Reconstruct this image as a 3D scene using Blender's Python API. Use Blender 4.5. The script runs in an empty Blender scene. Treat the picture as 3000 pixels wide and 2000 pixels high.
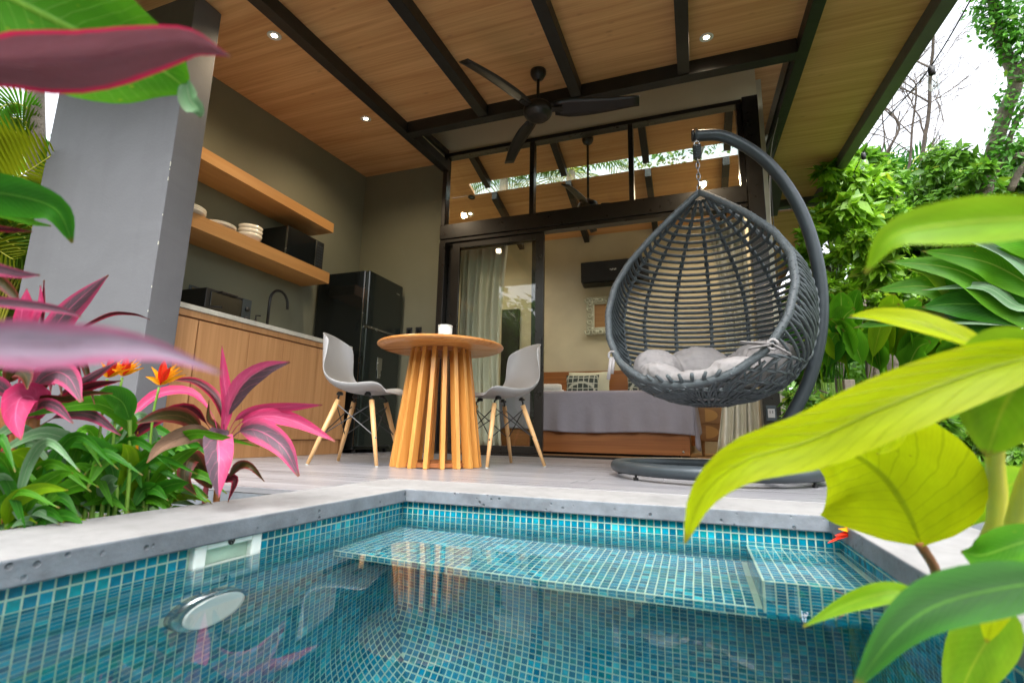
import bpy, math, random
import numpy as np
from mathutils import Vector, Matrix
random.seed(7); RNG = np.random.default_rng(11)
SC = bpy.context.scene; COL = SC.collection
rad = math.radians

# ------------------------------------------------------------------ camera
YAW, PITCH, ROLL, FPX, CAMZ = rad(-19.968), rad(10.359), rad(1.155), 1480.7, 0.20
_fw = Vector((math.sin(YAW)*math.cos(PITCH), math.cos(YAW)*math.cos(PITCH), math.sin(PITCH)))
_rt = Vector((math.cos(YAW), -math.sin(YAW), 0)); _up = _rt.cross(_fw)
RT = _rt*math.cos(ROLL) + _up*math.sin(ROLL); UP = -_rt*math.sin(ROLL) + _up*math.cos(ROLL); FW = _fw
CAM = Vector((0, 0, CAMZ))
cd = bpy.data.cameras.new('camera'); cam = bpy.data.objects.new('camera', cd); COL.objects.link(cam)
m = Matrix.Identity(4)
for i in range(3): m[i][0], m[i][1], m[i][2], m[i][3] = RT[i], UP[i], -FW[i], CAM[i]
cam.matrix_world = m
cd.sensor_width = 36; cd.lens = FPX/3000*36; cd.clip_start = .02; cd.clip_end = 3000
cd.dof.use_dof = True; cd.dof.focus_distance = 2.9; cd.dof.aperture_fstop = 4.0
SC.camera = cam

# ------------------------------------------------------------------ sky and sun: bright overcast
SUN_EL, SUN_AZ = rad(56), rad(165)          # azimuth clockwise from +Y
w = bpy.data.worlds.new('World'); SC.world = w; w.use_nodes = True
nt = w.node_tree; nt.nodes.clear()
sky = nt.nodes.new('ShaderNodeTexSky'); sky.sky_type = 'NISHITA'; sky.sun_disc = False
sky.sun_elevation = SUN_EL; sky.sun_rotation = SUN_AZ; sky.air_density = 1.0; sky.dust_density = 4.0; sky.ozone_density = 1.0
hs = nt.nodes.new('ShaderNodeHueSaturation'); hs.inputs['Saturation'].default_value = .22; hs.inputs['Value'].default_value = 1.0
bg = nt.nodes.new('ShaderNodeBackground'); bg.inputs[1].default_value = .15
wo = nt.nodes.new('ShaderNodeOutputWorld')
nt.links.new(sky.outputs[0], hs.inputs['Color']); nt.links.new(hs.outputs[0], bg.inputs[0]); nt.links.new(bg.outputs[0], wo.inputs[0])
sd = bpy.data.lights.new('sun', 'SUN'); sd.energy = .5; sd.angle = rad(40); sd.color = (1, .96, .9)
sun = bpy.data.objects.new('sun', sd); COL.objects.link(sun)
sdir = Vector((math.sin(SUN_AZ)*math.cos(SUN_EL), math.cos(SUN_AZ)*math.cos(SUN_EL), math.sin(SUN_EL)))
sun.rotation_euler = sdir.to_track_quat('Z', 'Y').to_euler(); sun.location = sdir*30
SC.view_settings.view_transform = 'Standard'; SC.view_settings.look = 'None'
SC.view_settings.gamma = 1; SC.view_settings.use_curve_mapping = False
SC.view_settings.exposure = 2.2
cy = SC.cycles
cy.use_denoising = True; cy.max_bounces = 10; cy.diffuse_bounces = 5; cy.glossy_bounces = 5; cy.transmission_bounces = 8
cy.transparent_max_bounces = 12; cy.sample_clamp_indirect = 6; cy.blur_glossy = .6

# ------------------------------------------------------------------ helpers
def ray(px, py): return RT*((px-1500)/FPX) - UP*((py-1000)/FPX) + FW
def at(px, py, d):                      # a point d metres from the photographer along one line of sight
    return CAM + ray(px, py).normalized()*d
def tag(o, label=None, cat=None, group=None, kind=None):
    if label: o['label'] = label
    if cat: o['category'] = cat
    if group: o['group'] = group
    if kind: o['kind'] = kind
    return o
def thing(name, loc, label, cat, group=None):
    o = bpy.data.objects.new(name, None); COL.objects.link(o); o.location = loc; o.empty_display_size = .1
    return tag(o, label, cat, group)
def adopt(o, parent):
    if parent is not None:
        o.parent = parent; pm = Matrix.Translation(-Vector(parent.location))
        q = parent
        if parent.parent is not None and parent.type != 'EMPTY': pm = Matrix.Identity(4)
        if parent.type != 'EMPTY': pm = Matrix.Identity(4)
        o.matrix_parent_inverse = pm
    return o
class MB:
    def __init__(s): s.v = []; s.f = []; s.uv = None
    def add(s, vs, fs):
        b = len(s.v); s.v += [tuple(p) for p in vs]; s.f += [tuple(b+i for i in f) for f in fs]; return s
    def box(s, x0, x1, y0, y1, z0, z1):
        return s.add([(x0,y0,z0),(x1,y0,z0),(x1,y1,z0),(x0,y1,z0),(x0,y0,z1),(x1,y0,z1),(x1,y1,z1),(x0,y1,z1)],
                     [(0,3,2,1),(4,5,6,7),(0,1,5,4),(1,2,6,5),(2,3,7,6),(3,0,4,7)])
    def hexa(s, p):                     # eight corners, bottom four then top four
        return s.add(p, [(0,3,2,1),(4,5,6,7),(0,1,5,4),(1,2,6,5),(2,3,7,6),(3,0,4,7)])
    def bar(s, a, b, w, h, up=(0,0,1)):
        a, b = Vector(a), Vector(b); d = (b-a).normalized(); u = Vector(up)
        x = d.cross(u).normalized()*(w/2); y = x.cross(d).normalized()*(h/2)
        return s.hexa([a-x-y, a+x-y, b+x-y, b-x-y, a-x+y, a+x+y, b+x+y, b-x+y])
    def tube(s, pts, r, n=8, cap=True, closed=False):
        pts = [Vector(p) for p in pts]; N = len(pts); rr = r if hasattr(r, '__len__') else [r]*N
        vs = []; fs = []; prev = None
        for i, p in enumerate(pts):
            if closed: t = pts[(i+1) % N]-pts[i-1]
            else: t = pts[min(i+1, N-1)]-pts[max(i-1, 0)]
            t = t.normalized() if t.length > 1e-9 else Vector((0, 0, 1))
            if prev is None: a = t.cross(Vector((0, 0, 1)) if abs(t.z) < .9 else Vector((1, 0, 0))).normalized()
            else:
                a = prev - t*prev.dot(t)
                a = a.normalized() if a.length > 1e-9 else t.orthogonal().normalized()
            prev = a; b = t.cross(a)
            for k in range(n):
                c, q = math.cos(2*math.pi*k/n), math.sin(2*math.pi*k/n)
                vs.append(p + (a*c+b*q)*rr[i])
        M = N if closed else N-1
        for i in range(M):
            for k in range(n):
                j = (i+1) % N
                fs.append((i*n+k, i*n+(k+1) % n, j*n+(k+1) % n, j*n+k))
        if cap and not closed: fs += [tuple(range(n-1, -1, -1)), tuple((N-1)*n+k for k in range(n))]
        return s.add(vs, fs)
    def lathe(s, prof, c, n=32, axis=(0,0,1)):
        ax = Vector(axis).normalized(); a = ax.orthogonal().normalized(); b = ax.cross(a); c = Vector(c)
        vs = []; fs = []
        for (r, z) in prof:
            for k in range(n):
                t = 2*math.pi*k/n; vs.append(c + ax*z + (a*math.cos(t)+b*math.sin(t))*r)
        for i in range(len(prof)-1):
            for k in range(n): fs.append((i*n+k, i*n+(k+1) % n, (i+1)*n+(k+1) % n, (i+1)*n+k))
        if prof[0][0] > 1e-6: fs.append(tuple(range(n-1, -1, -1)))
        if prof[-1][0] > 1e-6: fs.append(tuple((len(prof)-1)*n+k for k in range(n)))
        return s.add(vs, fs)
    def grid(s, P):                     # rows of points
        R, Cn = len(P), len(P[0])
        return s.add([p for row in P for p in row],
                     [(i*Cn+j, i*Cn+j+1, (i+1)*Cn+j+1, (i+1)*Cn+j) for i in range(R-1) for j in range(Cn-1)])
    def mesh(s, name):
        me = bpy.data.meshes.new(name); me.from_pydata(s.v, [], s.f); me.update(); return me
    def build(s, name, mat=None, parent=None, smooth=False, bevel=0, solid=0, sub=0, label=None):
        me = s.mesh(name)
        if mat: me.materials.append(mat)
        if s.uv is not None:
            l = me.uv_layers.new(name='UVMap'); idx = np.zeros(len(me.loops), dtype=np.int32)
            me.loops.foreach_get('vertex_index', idx); l.data.foreach_set('uv', np.asarray(s.uv, dtype=np.float32)[idx].ravel())
        if smooth: me.polygons.foreach_set('use_smooth', [True]*len(me.polygons))
        o = bpy.data.objects.new(name, me); COL.objects.link(o); adopt(o, parent)
        if solid: q = o.modifiers.new('solid', 'SOLIDIFY'); q.thickness = solid; q.offset = 0
        if sub: q = o.modifiers.new('sub', 'SUBSURF'); q.levels = sub; q.render_levels = sub
        if bevel: q = o.modifiers.new('bevel', 'BEVEL'); q.width = bevel; q.segments = 2; q.limit_method = 'ANGLE'; q.angle_limit = rad(40)
        if label: o['label'] = label
        return o
def catmull(pts, n):
    pts = [Vector(p) for p in pts]; P = [pts[0]*2-pts[1]] + pts + [pts[-1]*2-pts[-2]]; out = []; S = len(pts)-1
    for i in range(n):
        t = i/(n-1)*S; k = min(int(t), S-1); t -= k; a, b, c, d = P[k:k+4]
        out.append(.5*((2*b)+(c-a)*t+(2*a-5*b+4*c-d)*t*t+(3*b-a-3*c+d)*t*t*t))
    return out
def smooth01(x): x = max(0, min(1, x)); return x*x*(3-2*x)

# ------------------------------------------------------------------ materials
def lin(r, g, b):                       # sRGB 0-255 to linear
    return tuple(((c/255)/12.92 if c/255 <= .04045 else ((c/255+.055)/1.055)**2.4) for c in (r, g, b)) + (1,)
class NT:
    def __init__(s, name):
        s.m = bpy.data.materials.new(name); s.m.use_nodes = True; s.t = s.m.node_tree; s.t.nodes.clear()
        s.out = s.n('ShaderNodeOutputMaterial')
    def n(s, ty, **k):
        x = s.t.nodes.new(ty)
        for a, b in k.items(): setattr(x, a, b)
        return x
    def l(s, a, b): s.t.links.new(a, b)
    def coord(s, kind='Object', scale=(1, 1, 1)):
        tc = s.n('ShaderNodeTexCoord'); mp = s.n('ShaderNodeMapping'); mp.inputs['Scale'].default_value = scale
        s.l(tc.outputs[kind], mp.inputs[0]); return mp.outputs[0]
    def noise(s, vec, scale, detail=4, rough=.55, dist=0):
        x = s.n('ShaderNodeTexNoise'); x.inputs['Scale'].default_value = scale; x.inputs['Detail'].default_value = detail
        x.inputs['Roughness'].default_value = rough; x.inputs['Distortion'].default_value = dist
        if vec is not None: s.l(vec, x.inputs['Vector'])
        return x.outputs['Fac']
    def ramp(s, fac, stops):
        x = s.n('ShaderNodeValToRGB'); e = x.color_ramp.elements
        while len(e) < len(stops): e.new(.5)
        for q, (p, c) in zip(e, stops): q.position = p; q.color = c if len(c) == 4 else tuple(c)+(1,)
        s.l(fac, x.inputs[0]); return x.outputs[0]
    def math(s, op, a, b=None, clamp=False):
        x = s.n('ShaderNodeMath', operation=op); x.use_clamp = clamp
        for i, q in enumerate((a, b)):
            if q is None: continue
            if isinstance(q, (int, float)): x.inputs[i].default_value = q
            else: s.l(q, x.inputs[i])
        return x.outputs[0]
    def mix(s, fac, a, b, mode='MIX'):
        x = s.n('ShaderNodeMix', data_type='RGBA', blend_type=mode)
        for i, q in ((0, fac), (6, a), (7, b)):
            if isinstance(q, (int, float)): x.inputs[i].default_value = q
            elif isinstance(q, tuple): x.inputs[i].default_value = q
            else: s.l(q, x.inputs[i])
        return x.outputs[2]
    def bump(s, h, strength=.3, dist=.01, normal=None):
        x = s.n('ShaderNodeBump'); x.inputs['Strength'].default_value = strength; x.inputs['Distance'].default_value = dist
        s.l(h, x.inputs['Height'])
        if normal is not None: s.l(normal, x.inputs['Normal'])
        return x.outputs[0]
    def pbr(s, col, rough=.5, metal=0, normal=None, coat=0, spec=.5, **k):
        p = s.n('ShaderNodeBsdfPrincipled')
        for nm, q in (('Base Color', col), ('Roughness', rough), ('Metallic', metal), ('Coat Weight', coat), ('Specular IOR Level', spec)):
            if isinstance(q, (int, float, tuple)): p.inputs[nm].default_value = q
            else: s.l(q, p.inputs[nm])
        if normal is not None: s.l(normal, p.inputs['Normal'])
        return p.outputs[0]
    def done(s, sh): s.l(sh, s.out.inputs[0]); return s.m
def scl(c, k): return tuple(min(1, x*k) for x in c[:3])+(1,)
def plain(name, c, rough=.5, metal=0, var=.12, scale=6, bump=.15, bscale=120, bdist=.002, coat=0, spec=.5):
    t = NT(name); v = t.coord()
    col = t.ramp(t.noise(v, scale, 5), [(.3, scl(c, 1-var)), (.7, scl(c, 1+var))])
    rr = t.math('ADD', t.math('MULTIPLY', t.noise(v, scale*3, 3), .16), rough-.08)
    nb = t.bump(t.noise(v, bscale, 4), bump, bdist) if bump else None
    return t.done(t.pbr(col, rr, metal, nb, coat, spec))
def wood(name, c1, c2, axis, rough=.45, freq=1.0, bump=.12, knots=False, rnd=0):
    t = NT(name); sc = [16*freq]*3; sc[axis] = .55*freq
    v = t.coord('Object', tuple(sc)); f1 = t.noise(v, 1.0, 6, .6, .6)
    s2 = [70*freq]*3; s2[axis] = 1.6*freq
    f2 = t.noise(t.coord('Object', tuple(s2)), 1.0, 3, .5)
    f = t.math('ADD', t.math('MULTIPLY', f1, .72), t.math('MULTIPLY', f2, .28))
    mid = tuple((a+b)/2 for a, b in zip(c1, c2))
    col = t.ramp(f, [(.33, c2), (.5, mid), (.66, c1)])
    big = t.noise(t.coord('Object'), 1.3, 2)
    col = t.mix(t.math('MULTIPLY', big, .35), col, scl(c2, .85))
    if knots:
        vo = t.n('ShaderNodeTexVoronoi'); vo.inputs['Scale'].default_value = 1; t.l(t.coord('Object', tuple(3.2 if i == axis else 7 for i in range(3))), vo.inputs['Vector'])
        kf = t.ramp(vo.outputs['Distance'], [(.02, (1, 1, 1)), (.11, (0, 0, 0))])
        col = t.mix(t.math('MULTIPLY', kf, .45), col, scl(c2, .55))
    if rnd:
        oi = t.n('ShaderNodeObjectInfo')
        col = t.mix(1.0, col, t.ramp(oi.outputs['Random'], [(0, (1-rnd,)*3), (1, (1+rnd*.6,)*3)]), 'MULTIPLY')
    return t.done(t.pbr(col, t.math('ADD', t.math('MULTIPLY', f2, .2), rough-.1), 0, t.bump(f2, bump, .001)))

WALLC = lin(128, 123, 103)
M = {}
M['porch_wall'] = plain('kitchen_plaster', lin(118, 119, 101), .75, var=.07, scale=1.6, bump=.3, bscale=220, bdist=.0015)
M['bed_wall'] = plain('bedroom_plaster', lin(194, 190, 168), .75, var=.1, scale=2.2, bump=.3, bscale=90, bdist=.002)
M['upper_wall'] = plain('upper_plaster', lin(208, 198, 168), .75, var=.05, scale=1.6, bump=.2, bscale=220, bdist=.001)
M['ceil'] = wood('ceiling_wood', lin(234, 190, 136), lin(190, 138, 86), 0, .5, 1.0, knots=True)
M['shelf'] = wood('shelf_oak', lin(206, 158, 98), lin(176, 124, 68), 1, .42, .9)
M['cabinet'] = wood('cabinet_oak', lin(200, 152, 104), lin(168, 120, 76), 2, .42, 1.3)
M['cabinet_dark'] = wood('cabinet_channel', lin(130, 90, 58), lin(104, 70, 44), 1, .5)
M['table'] = wood('table_wood', lin(222, 164, 88), lin(190, 124, 54), 2, .34, 1.1)
M['tabletop'] = wood('tabletop_wood', lin(210, 146, 80), lin(176, 110, 52), 0, .3, .8)
M['tabledark'] = wood('table_ring_wood', lin(170, 108, 62), lin(140, 84, 44), 0, .4, 1)
M['beech'] = wood('beech', lin(226, 184, 132), lin(204, 158, 104), 2, .4, 1.2)
M['teak'] = wood('bed_teak', lin(168, 112, 62), lin(116, 68, 34), 0, .4, .8)
M['oak2'] = wood('nightstand_oak', lin(176, 140, 98), lin(150, 112, 72), 0, .5, 1)
M['plank'] = wood('floor_plank', lin(158, 158, 162), lin(120, 120, 126), 0, .30, .55, .06, rnd=.14)
M['black'] = plain('black_paint', (.012, .012, .013, 1), .38, var=.2, bump=.05)
M['frame'] = plain('dark_aluminium', (.016, .014, .012, 1), .3, var=.2, bump=.03)
M['rafter'] = plain('rafter_steel', (.014, .015, .015, 1), .5, var=.25, scale=9, bump=.1)
M['fascia'] = plain('fascia_steel', (.085, .095, .10, 1), .45, var=.12)
M['blackgloss'] = plain('black_gloss', (.008, .01, .01, 1), .1, var=.1, bump=0)
M['fridge'] = plain('fridge_door', (.012, .018, .016, 1), .2, .0, var=.1, bump=.02, coat=.4)
M['steel'] = plain('brushed_steel', (.55, .55, .54, 1), .25, 1, bump=.05)
M['white_plastic'] = plain('white_plastic', lin(222, 228, 222), .35, var=.03, bump=0)
M['shell'] = plain('chair_shell', lin(158, 158, 158), .42, var=.02, bump=.04)
M['ceramic'] = plain('ceramic', lin(222, 214, 196), .25, var=.04, bump=0)
M['mug'] = plain('candle_glass', lin(214, 222, 220), .25, var=.04, bump=0)
M['stand'] = plain('stand_paint', lin(62, 70, 75), .38, .3, var=.1, scale=10, bump=.05)
M['cord_black'] = plain('cable_black', (.01, .01, .01, 1), .6, bump=0)
M['void'] = plain('dark_recess', (.01, .012, .01, 1), .8, bump=0)
M['basin'] = plain('skimmer_throat', lin(150, 160, 130), .5, bump=0)
M['postwood'] = wood('weathered_post', lin(150, 140, 126), lin(108, 98, 86), 2, .85, 2, .6)
M['railwood'] = wood('brown_rail', lin(140, 80, 36), lin(100, 54, 22), 0, .6, 2, .3)
M['bark'] = plain('grey_bark', lin(122, 112, 100), .9, var=.35, scale=9, bump=.8, bscale=40, bdist=.02)
M['bark_dark'] = plain('twig_bark', lin(96, 88, 82), .9, var=.3, scale=9, bump=.6, bscale=40, bdist=.01)
M['stem_green'] = plain('green_stem', lin(110, 150, 50), .5, var=.2, bump=.05)
M['stem_yellow'] = plain('yellow_stem', lin(190, 190, 60), .45, var=.15, bump=.05)
M['stem_red'] = plain('red_stem', lin(120, 50, 60), .5, var=.3, bump=.1)
M['stem_brown'] = plain('brown_petiole', lin(150, 96, 52), .5, var=.2, bump=.05)

def concrete(name, c, pits=True):
    t = NT(name); v = t.coord(); lo_, hi_ = (.5, 1.45) if pits else (.72, 1.2)
    a = t.noise(v, 3.2, 6, .65); b = t.noise(v, 26, 5, .6)
    f = t.math('ADD', t.math('MULTIPLY', a, .6), t.math('MULTIPLY', b, .4))
    col = t.ramp(f, [(.3, scl(c, lo_)), (.5, c), (.7, scl(c, hi_))])
    st = t.ramp(t.noise(v, 2.1, 3, .5), [(.56, (0, 0, 0)), (.7, (1, 1, 1))])
    col = t.mix(t.math('MULTIPLY', st, .45), col, scl(c, .66))
    h = t.noise(v, 150, 4)
    nb = t.bump(h, .35, .002)
    if pits:
        vo = t.n('ShaderNodeTexVoronoi'); vo.inputs['Scale'].default_value = 42; vo.inputs['Randomness'].default_value = 1; t.l(v, vo.inputs['Vector'])
        gate = t.ramp(t.noise(v, 9, 2), [(.5, (0, 0, 0)), (.58, (1, 1, 1))])
        pit = t.math('MULTIPLY', t.ramp(vo.outputs['Distance'], [(.13, (1, 1, 1)), (.24, (0, 0, 0))]), gate)
        col = t.mix(t.math('MULTIPLY', pit, .7), col, scl(c, .3))
        nb = t.bump(t.math('SUBTRACT', 1, pit), .8, .004, nb)
    return t.done(t.pbr(col, .8, 0, nb))
M['concrete'] = concrete('coping_concrete', lin(132, 132, 132), False)
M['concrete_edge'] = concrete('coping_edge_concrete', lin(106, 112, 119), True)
M['counter'] = concrete('countertop_concrete', lin(190, 188, 176), False)
M['grey_wall'] = None
def greywall():
    t = NT('grey_wall_paint'); v = t.coord(); c = lin(98, 99, 103)
    col = t.ramp(t.noise(v, 1.1, 4), [(.3, scl(c, .93)), (.7, scl(c, 1.05))])
    vo = t.n('ShaderNodeTexVoronoi'); vo.inputs['Scale'].default_value = 34; t.l(v, vo.inputs['Vector'])
    g = t.ramp(t.noise(v, 3.3, 3), [(.6, (0, 0, 0)), (.68, (1, 1, 1))])
    sp = t.math('MULTIPLY', t.ramp(vo.outputs['Distance'], [(.04, (1, 1, 1)), (.07, (0, 0, 0))]), g)
    col = t.mix(t.math('MULTIPLY', sp, .6), col, lin(225, 225, 225))
    strk = t.noise(t.coord('Object', (5, 5, .5)), 1.0, 5, .65)
    col = t.mix(t.math('MULTIPLY', t.ramp(strk, [(.5, (0, 0, 0)), (.72, (1, 1, 1))]), .35), col, scl(c, .72))
    tro = t.noise(t.coord('Object', (2.2, 2.2, 3.4)), 1.0, 7, .7, 1.2)
    col = t.mix(t.math('MULTIPLY', t.ramp(tro, [(.42, (0, 0, 0)), (.62, (1, 1, 1))]), .22), col, scl(c, 1.3))
    return t.done(t.pbr(col, .7, 0, t.bump(t.noise(v, 70, 6), .25, .003)))
M['grey_wall'] = greywall()

def fabric(name, c, scale=420, var=.06, bump=.25):
    t = NT(name); v = t.coord()
    wv = t.noise(v, scale, 2); col = t.ramp(t.noise(v, 5, 4), [(.3, scl(c, 1-var)), (.7, scl(c, 1+var))])
    col = t.mix(.18, col, t.ramp(wv, [(.3, scl(c, .6)), (.7, scl(c, 1.25))]))
    big = t.noise(v, 11, 4, .5, .8)
    return t.done(t.pbr(col, .9, 0, t.bump(wv, bump, .001, t.bump(big, .25, .02)), spec=.15))
M['cushion'] = fabric('cushion_linen', lin(150, 147, 147))
M['blanket'] = fabric('blanket_lilac', lin(136, 134, 144), 300)
M['sheet'] = fabric('white_sheet', lin(214, 216, 214))
M['pillow'] = fabric('cream_pillow', lin(196, 200, 184))
M['curtain'] = fabric('curtain_cotton', lin(214, 212, 196), 500)
def patterned():
    t = NT('pillow_star_print'); v = t.coord('Object', (1, 1, 1)); c1, c2 = lin(66, 76, 76), lin(176, 184, 178)
    vo = t.n('ShaderNodeTexVoronoi', feature='DISTANCE_TO_EDGE'); vo.inputs['Scale'].default_value = 15; vo.inputs['Randomness'].default_value = .15
    t.l(v, vo.inputs['Vector'])
    return t.done(t.pbr(t.ramp(vo.outputs['Distance'], [(.05, c2), (.11, c1)]), .9, spec=.1))
M['pattern'] = patterned()
def cane():
    t = NT('cane_webbing'); v = t.coord('Object', (95, 95, 95)); vo = t.n('ShaderNodeTexVoronoi'); vo.inputs['Scale'].default_value = 1; vo.inputs['Randomness'].default_value = 0
    t.l(v, vo.inputs['Vector'])
    return t.done(t.pbr(t.ramp(vo.outputs['Distance'], [(.25, lin(70, 50, 30)), (.4, lin(200, 160, 100))]), .7))
M['cane'] = cane()
def rattan():
    t = NT('grey_rattan'); v = t.coord(); c = lin(76, 84, 88)
    col = t.ramp(t.noise(v, 45, 4), [(.3, scl(c, .72)), (.7, scl(c, 1.25))])
    wv = t.noise(t.coord('Object', (160, 160, 260)), 1, 2)
    return t.done(t.pbr(col, .48, 0, t.bump(wv, .5, .003)))
M['rattan'] = rattan()
M['chain'] = plain('chain_steel', (.22, .22, .22, 1), .4, 1, bump=0)
def glass():
    t = NT('window_glass'); lw = t.n('ShaderNodeLayerWeight'); lw.inputs[0].default_value = .5
    f = t.math('ADD', t.math('MULTIPLY', t.math('POWER', lw.outputs['Facing'], 4.0), .6), .045)
    tr = t.n('ShaderNodeBsdfTransparent'); tr.inputs[0].default_value = (.93, .96, .94, 1)
    gl = t.n('ShaderNodeBsdfGlossy'); gl.inputs['Roughness'].default_value = .01
    mx = t.n('ShaderNodeMixShader'); t.l(f, mx.inputs[0]); t.l(tr.outputs[0], mx.inputs[1]); t.l(gl.outputs[0], mx.inputs[2])
    return t.done(mx.outputs[0])
M['glass'] = glass()
def water():
    t = NT('pool_water'); v = t.coord('Object', (1, 1, 1))
    p = t.n('ShaderNodeBsdfGlass'); p.inputs['IOR'].default_value = 1.333; p.inputs['Roughness'].default_value = 0
    p.inputs['Color'].default_value = (1, 1, 1, 1)
    h = t.noise(v, 2.2, 2, .4); t.l(t.bump(h, .07, .05), p.inputs['Normal'])
    va = t.n('ShaderNodeVolumeAbsorption'); va.inputs['Color'].default_value = (.18, .74, .9, 1); va.inputs['Density'].default_value = .2
    t.l(va.outputs[0], t.out.inputs['Volume'])
    return t.done(p.outputs[0])
M['water'] = water()
def emis(name, c, s):
    t = NT(name); e = t.n('ShaderNodeEmission'); e.inputs[0].default_value = c; e.inputs[1].default_value = s; return t.done(e.outputs[0])
M['lamp_on'] = emis('lamp_lit', (1, .82, .6, 1), 9)
M['lens'] = plain('pool_lamp_lens', lin(66, 92, 112), .3, var=.2)
M['bulb'] = M['glass']
TILE = []
for i, c in enumerate([(0, 94, 120), (0, 107, 134), (0, 120, 147), (2, 131, 158), (14, 150, 172), (50, 172, 184), (0, 113, 126), (6, 134, 144)]):
    t = NT('tile_glaze_%d' % i); v = t.coord()
    col = t.ramp(t.noise(v, 55, 3), [(.3, scl(lin(*c), .8)), (.7, scl(lin(*c), 1.25))])
    TILE.append(t.done(t.pbr(col, .14, 0, t.bump(t.noise(v, 90, 2), .08, .001))))
TW = [.12, .20, .21, .18, .09, .03, .1, .07]
M['grout'] = plain('tile_grout', lin(166, 192, 172), .8, var=.14, scale=14, bump=.2)
def soil():
    t = NT('soil'); v = t.coord(); f = t.noise(v, 14, 6, .7)
    return t.done(t.pbr(t.ramp(f, [(.3, lin(38, 30, 20)), (.55, lin(72, 58, 40)), (.7, lin(70, 84, 36))]), .95, 0, t.bump(f, .8, .04)))
M['soil'] = soil()

# leaves: u along the blade, v across it
def leafmat(name, edge, mid, rib, trans=.35, veins=16, vstr=.25, noise=.3, rough=.32, spots=0, two=None, e0=.45):
    t = NT(name); uv = t.n('ShaderNodeUVMap'); sp = t.n('ShaderNodeSeparateXYZ'); t.l(uv.outputs[0], sp.inputs[0])
    e = t.math('MULTIPLY', t.math('ABSOLUTE', t.math('SUBTRACT', sp.outputs['Y'], .5)), 2)
    st = t.n('ShaderNodeMapping'); st.inputs['Scale'].default_value = (2.2, 9, 1); t.l(uv.outputs[0], st.inputs[0])
    ns = t.noise(st.outputs[0], 1.6, 5, .6, .6)
    ee = t.math('ADD', e, t.math('MULTIPLY', t.math('SUBTRACT', ns, .5), noise*2))
    col = t.ramp(ee, [(.0, mid), (e0, mid), (max(.85, e0+.1), edge), (1, edge)])
    if two is not None:
        half = t.math('ADD', sp.outputs['Y'], t.math('MULTIPLY', t.math('SUBTRACT', ns, .5), .5))
        col = t.mix(t.ramp(half, [(.45, (0, 0, 0)), (.55, (1, 1, 1))]), col, two)
    vj = t.math('MULTIPLY', t.noise(uv.outputs[0], 4, 3), .9)
    vb = t.math('ADD', t.math('SUBTRACT', t.math('MULTIPLY', sp.outputs['X'], veins), t.math('MULTIPLY', e, veins*.22)), vj)
    vv = t.math('SINE', t.math('MULTIPLY', vb, 6.283))
    fine = t.ramp(t.math('SINE', t.math('MULTIPLY', vb, 6.283*5)), [(.2, (0, 0, 0)), (1, (1, 1, 1))])
    col = t.mix(t.math('MULTIPLY', fine, .10), col, rib)
    vf = t.ramp(vv, [(.86, (0, 0, 0)), (1, (1, 1, 1))])
    col = t.mix(t.math('MULTIPLY', vf, vstr), col, rib)
    rf = t.ramp(e, [(.02, (1, 1, 1)), (.06, (0, 0, 0))]); col = t.mix(t.math('MULTIPLY', rf, .8), col, rib)
    if spots:
        vo = t.n('ShaderNodeTexVoronoi'); vo.inputs['Scale'].default_value = 16; t.l(uv.outputs[0], vo.inputs['Vector'])
        g = t.ramp(t.noise(uv.outputs[0], 5, 3), [(.55, (0, 0, 0)), (.65, (1, 1, 1))])
        sf = t.math('MULTIPLY', t.ramp(vo.outputs['Distance'], [(.1, (1, 1, 1)), (.22, (0, 0, 0))]), g)
        col = t.mix(t.math('MULTIPLY', sf, spots), col, lin(200, 180, 40))
    bs = t.n('ShaderNodeTexVoronoi'); bs.inputs['Scale'].default_value = 24; t.l(uv.outputs[0], bs.inputs['Vector'])
    bg_ = t.ramp(t.noise(uv.outputs[0], 6.5, 3), [(.58, (0, 0, 0)), (.66, (1, 1, 1))])
    col = t.mix(t.math('MULTIPLY', t.math('MULTIPLY', t.ramp(bs.outputs['Distance'], [(.08, (1, 1, 1)), (.2, (0, 0, 0))]), bg_), .55), col, lin(92, 66, 30))
    tw_ = t.noise(uv.outputs[0], 7, 4, .6)
    tipf = t.ramp(t.math('ADD', sp.outputs['X'], t.math('MULTIPLY', t.math('SUBTRACT', tw_, .5), .16)), [(.955, (0, 0, 0)), (.985, (1, 1, 1))])
    edf = t.math('MULTIPLY', t.ramp(t.math('ADD', e, t.math('MULTIPLY', t.math('SUBTRACT', tw_, .5), .5)), [(1.06, (0, 0, 0)), (1.1, (1, 1, 1))]), .8)
    col = t.mix(t.math('MULTIPLY', t.math('MAXIMUM', tipf, edf), .75), col, lin(120, 84, 44))
    col = t.mix(1.0, col, t.ramp(t.noise(uv.outputs[0], 3.1, 4, .6), [(.3, (.78, .78, .78)), (.7, (1.12, 1.12, 1.12))]), 'MULTIPLY')
    nb = t.bump(t.math('ADD', t.math('MULTIPLY', vf, .6), t.math('MULTIPLY', rf, 1.0)), .25, .003)
    p = t.pbr(col, rough+.16, 0, nb, spec=.22); tr = t.n('ShaderNodeBsdfTranslucent'); t.l(col, tr.inputs[0])
    mx = t.n('ShaderNodeMixShader'); mx.inputs[0].default_value = trans; t.l(p, mx.inputs[1]); t.l(tr.outputs[0], mx.inputs[2])
    return t.done(mx.outputs[0])
L = {}
L['chart'] = leafmat('chartreuse_leaf', lin(186, 200, 10), lin(176, 194, 8), lin(126, 146, 10), .65, 13, .4, .2, .22)
L['lime'] = leafmat('lime_leaf', lin(126, 166, 18), lin(112, 158, 16), lin(150, 174, 40), .45, 16, .25, .25, .3)
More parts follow.
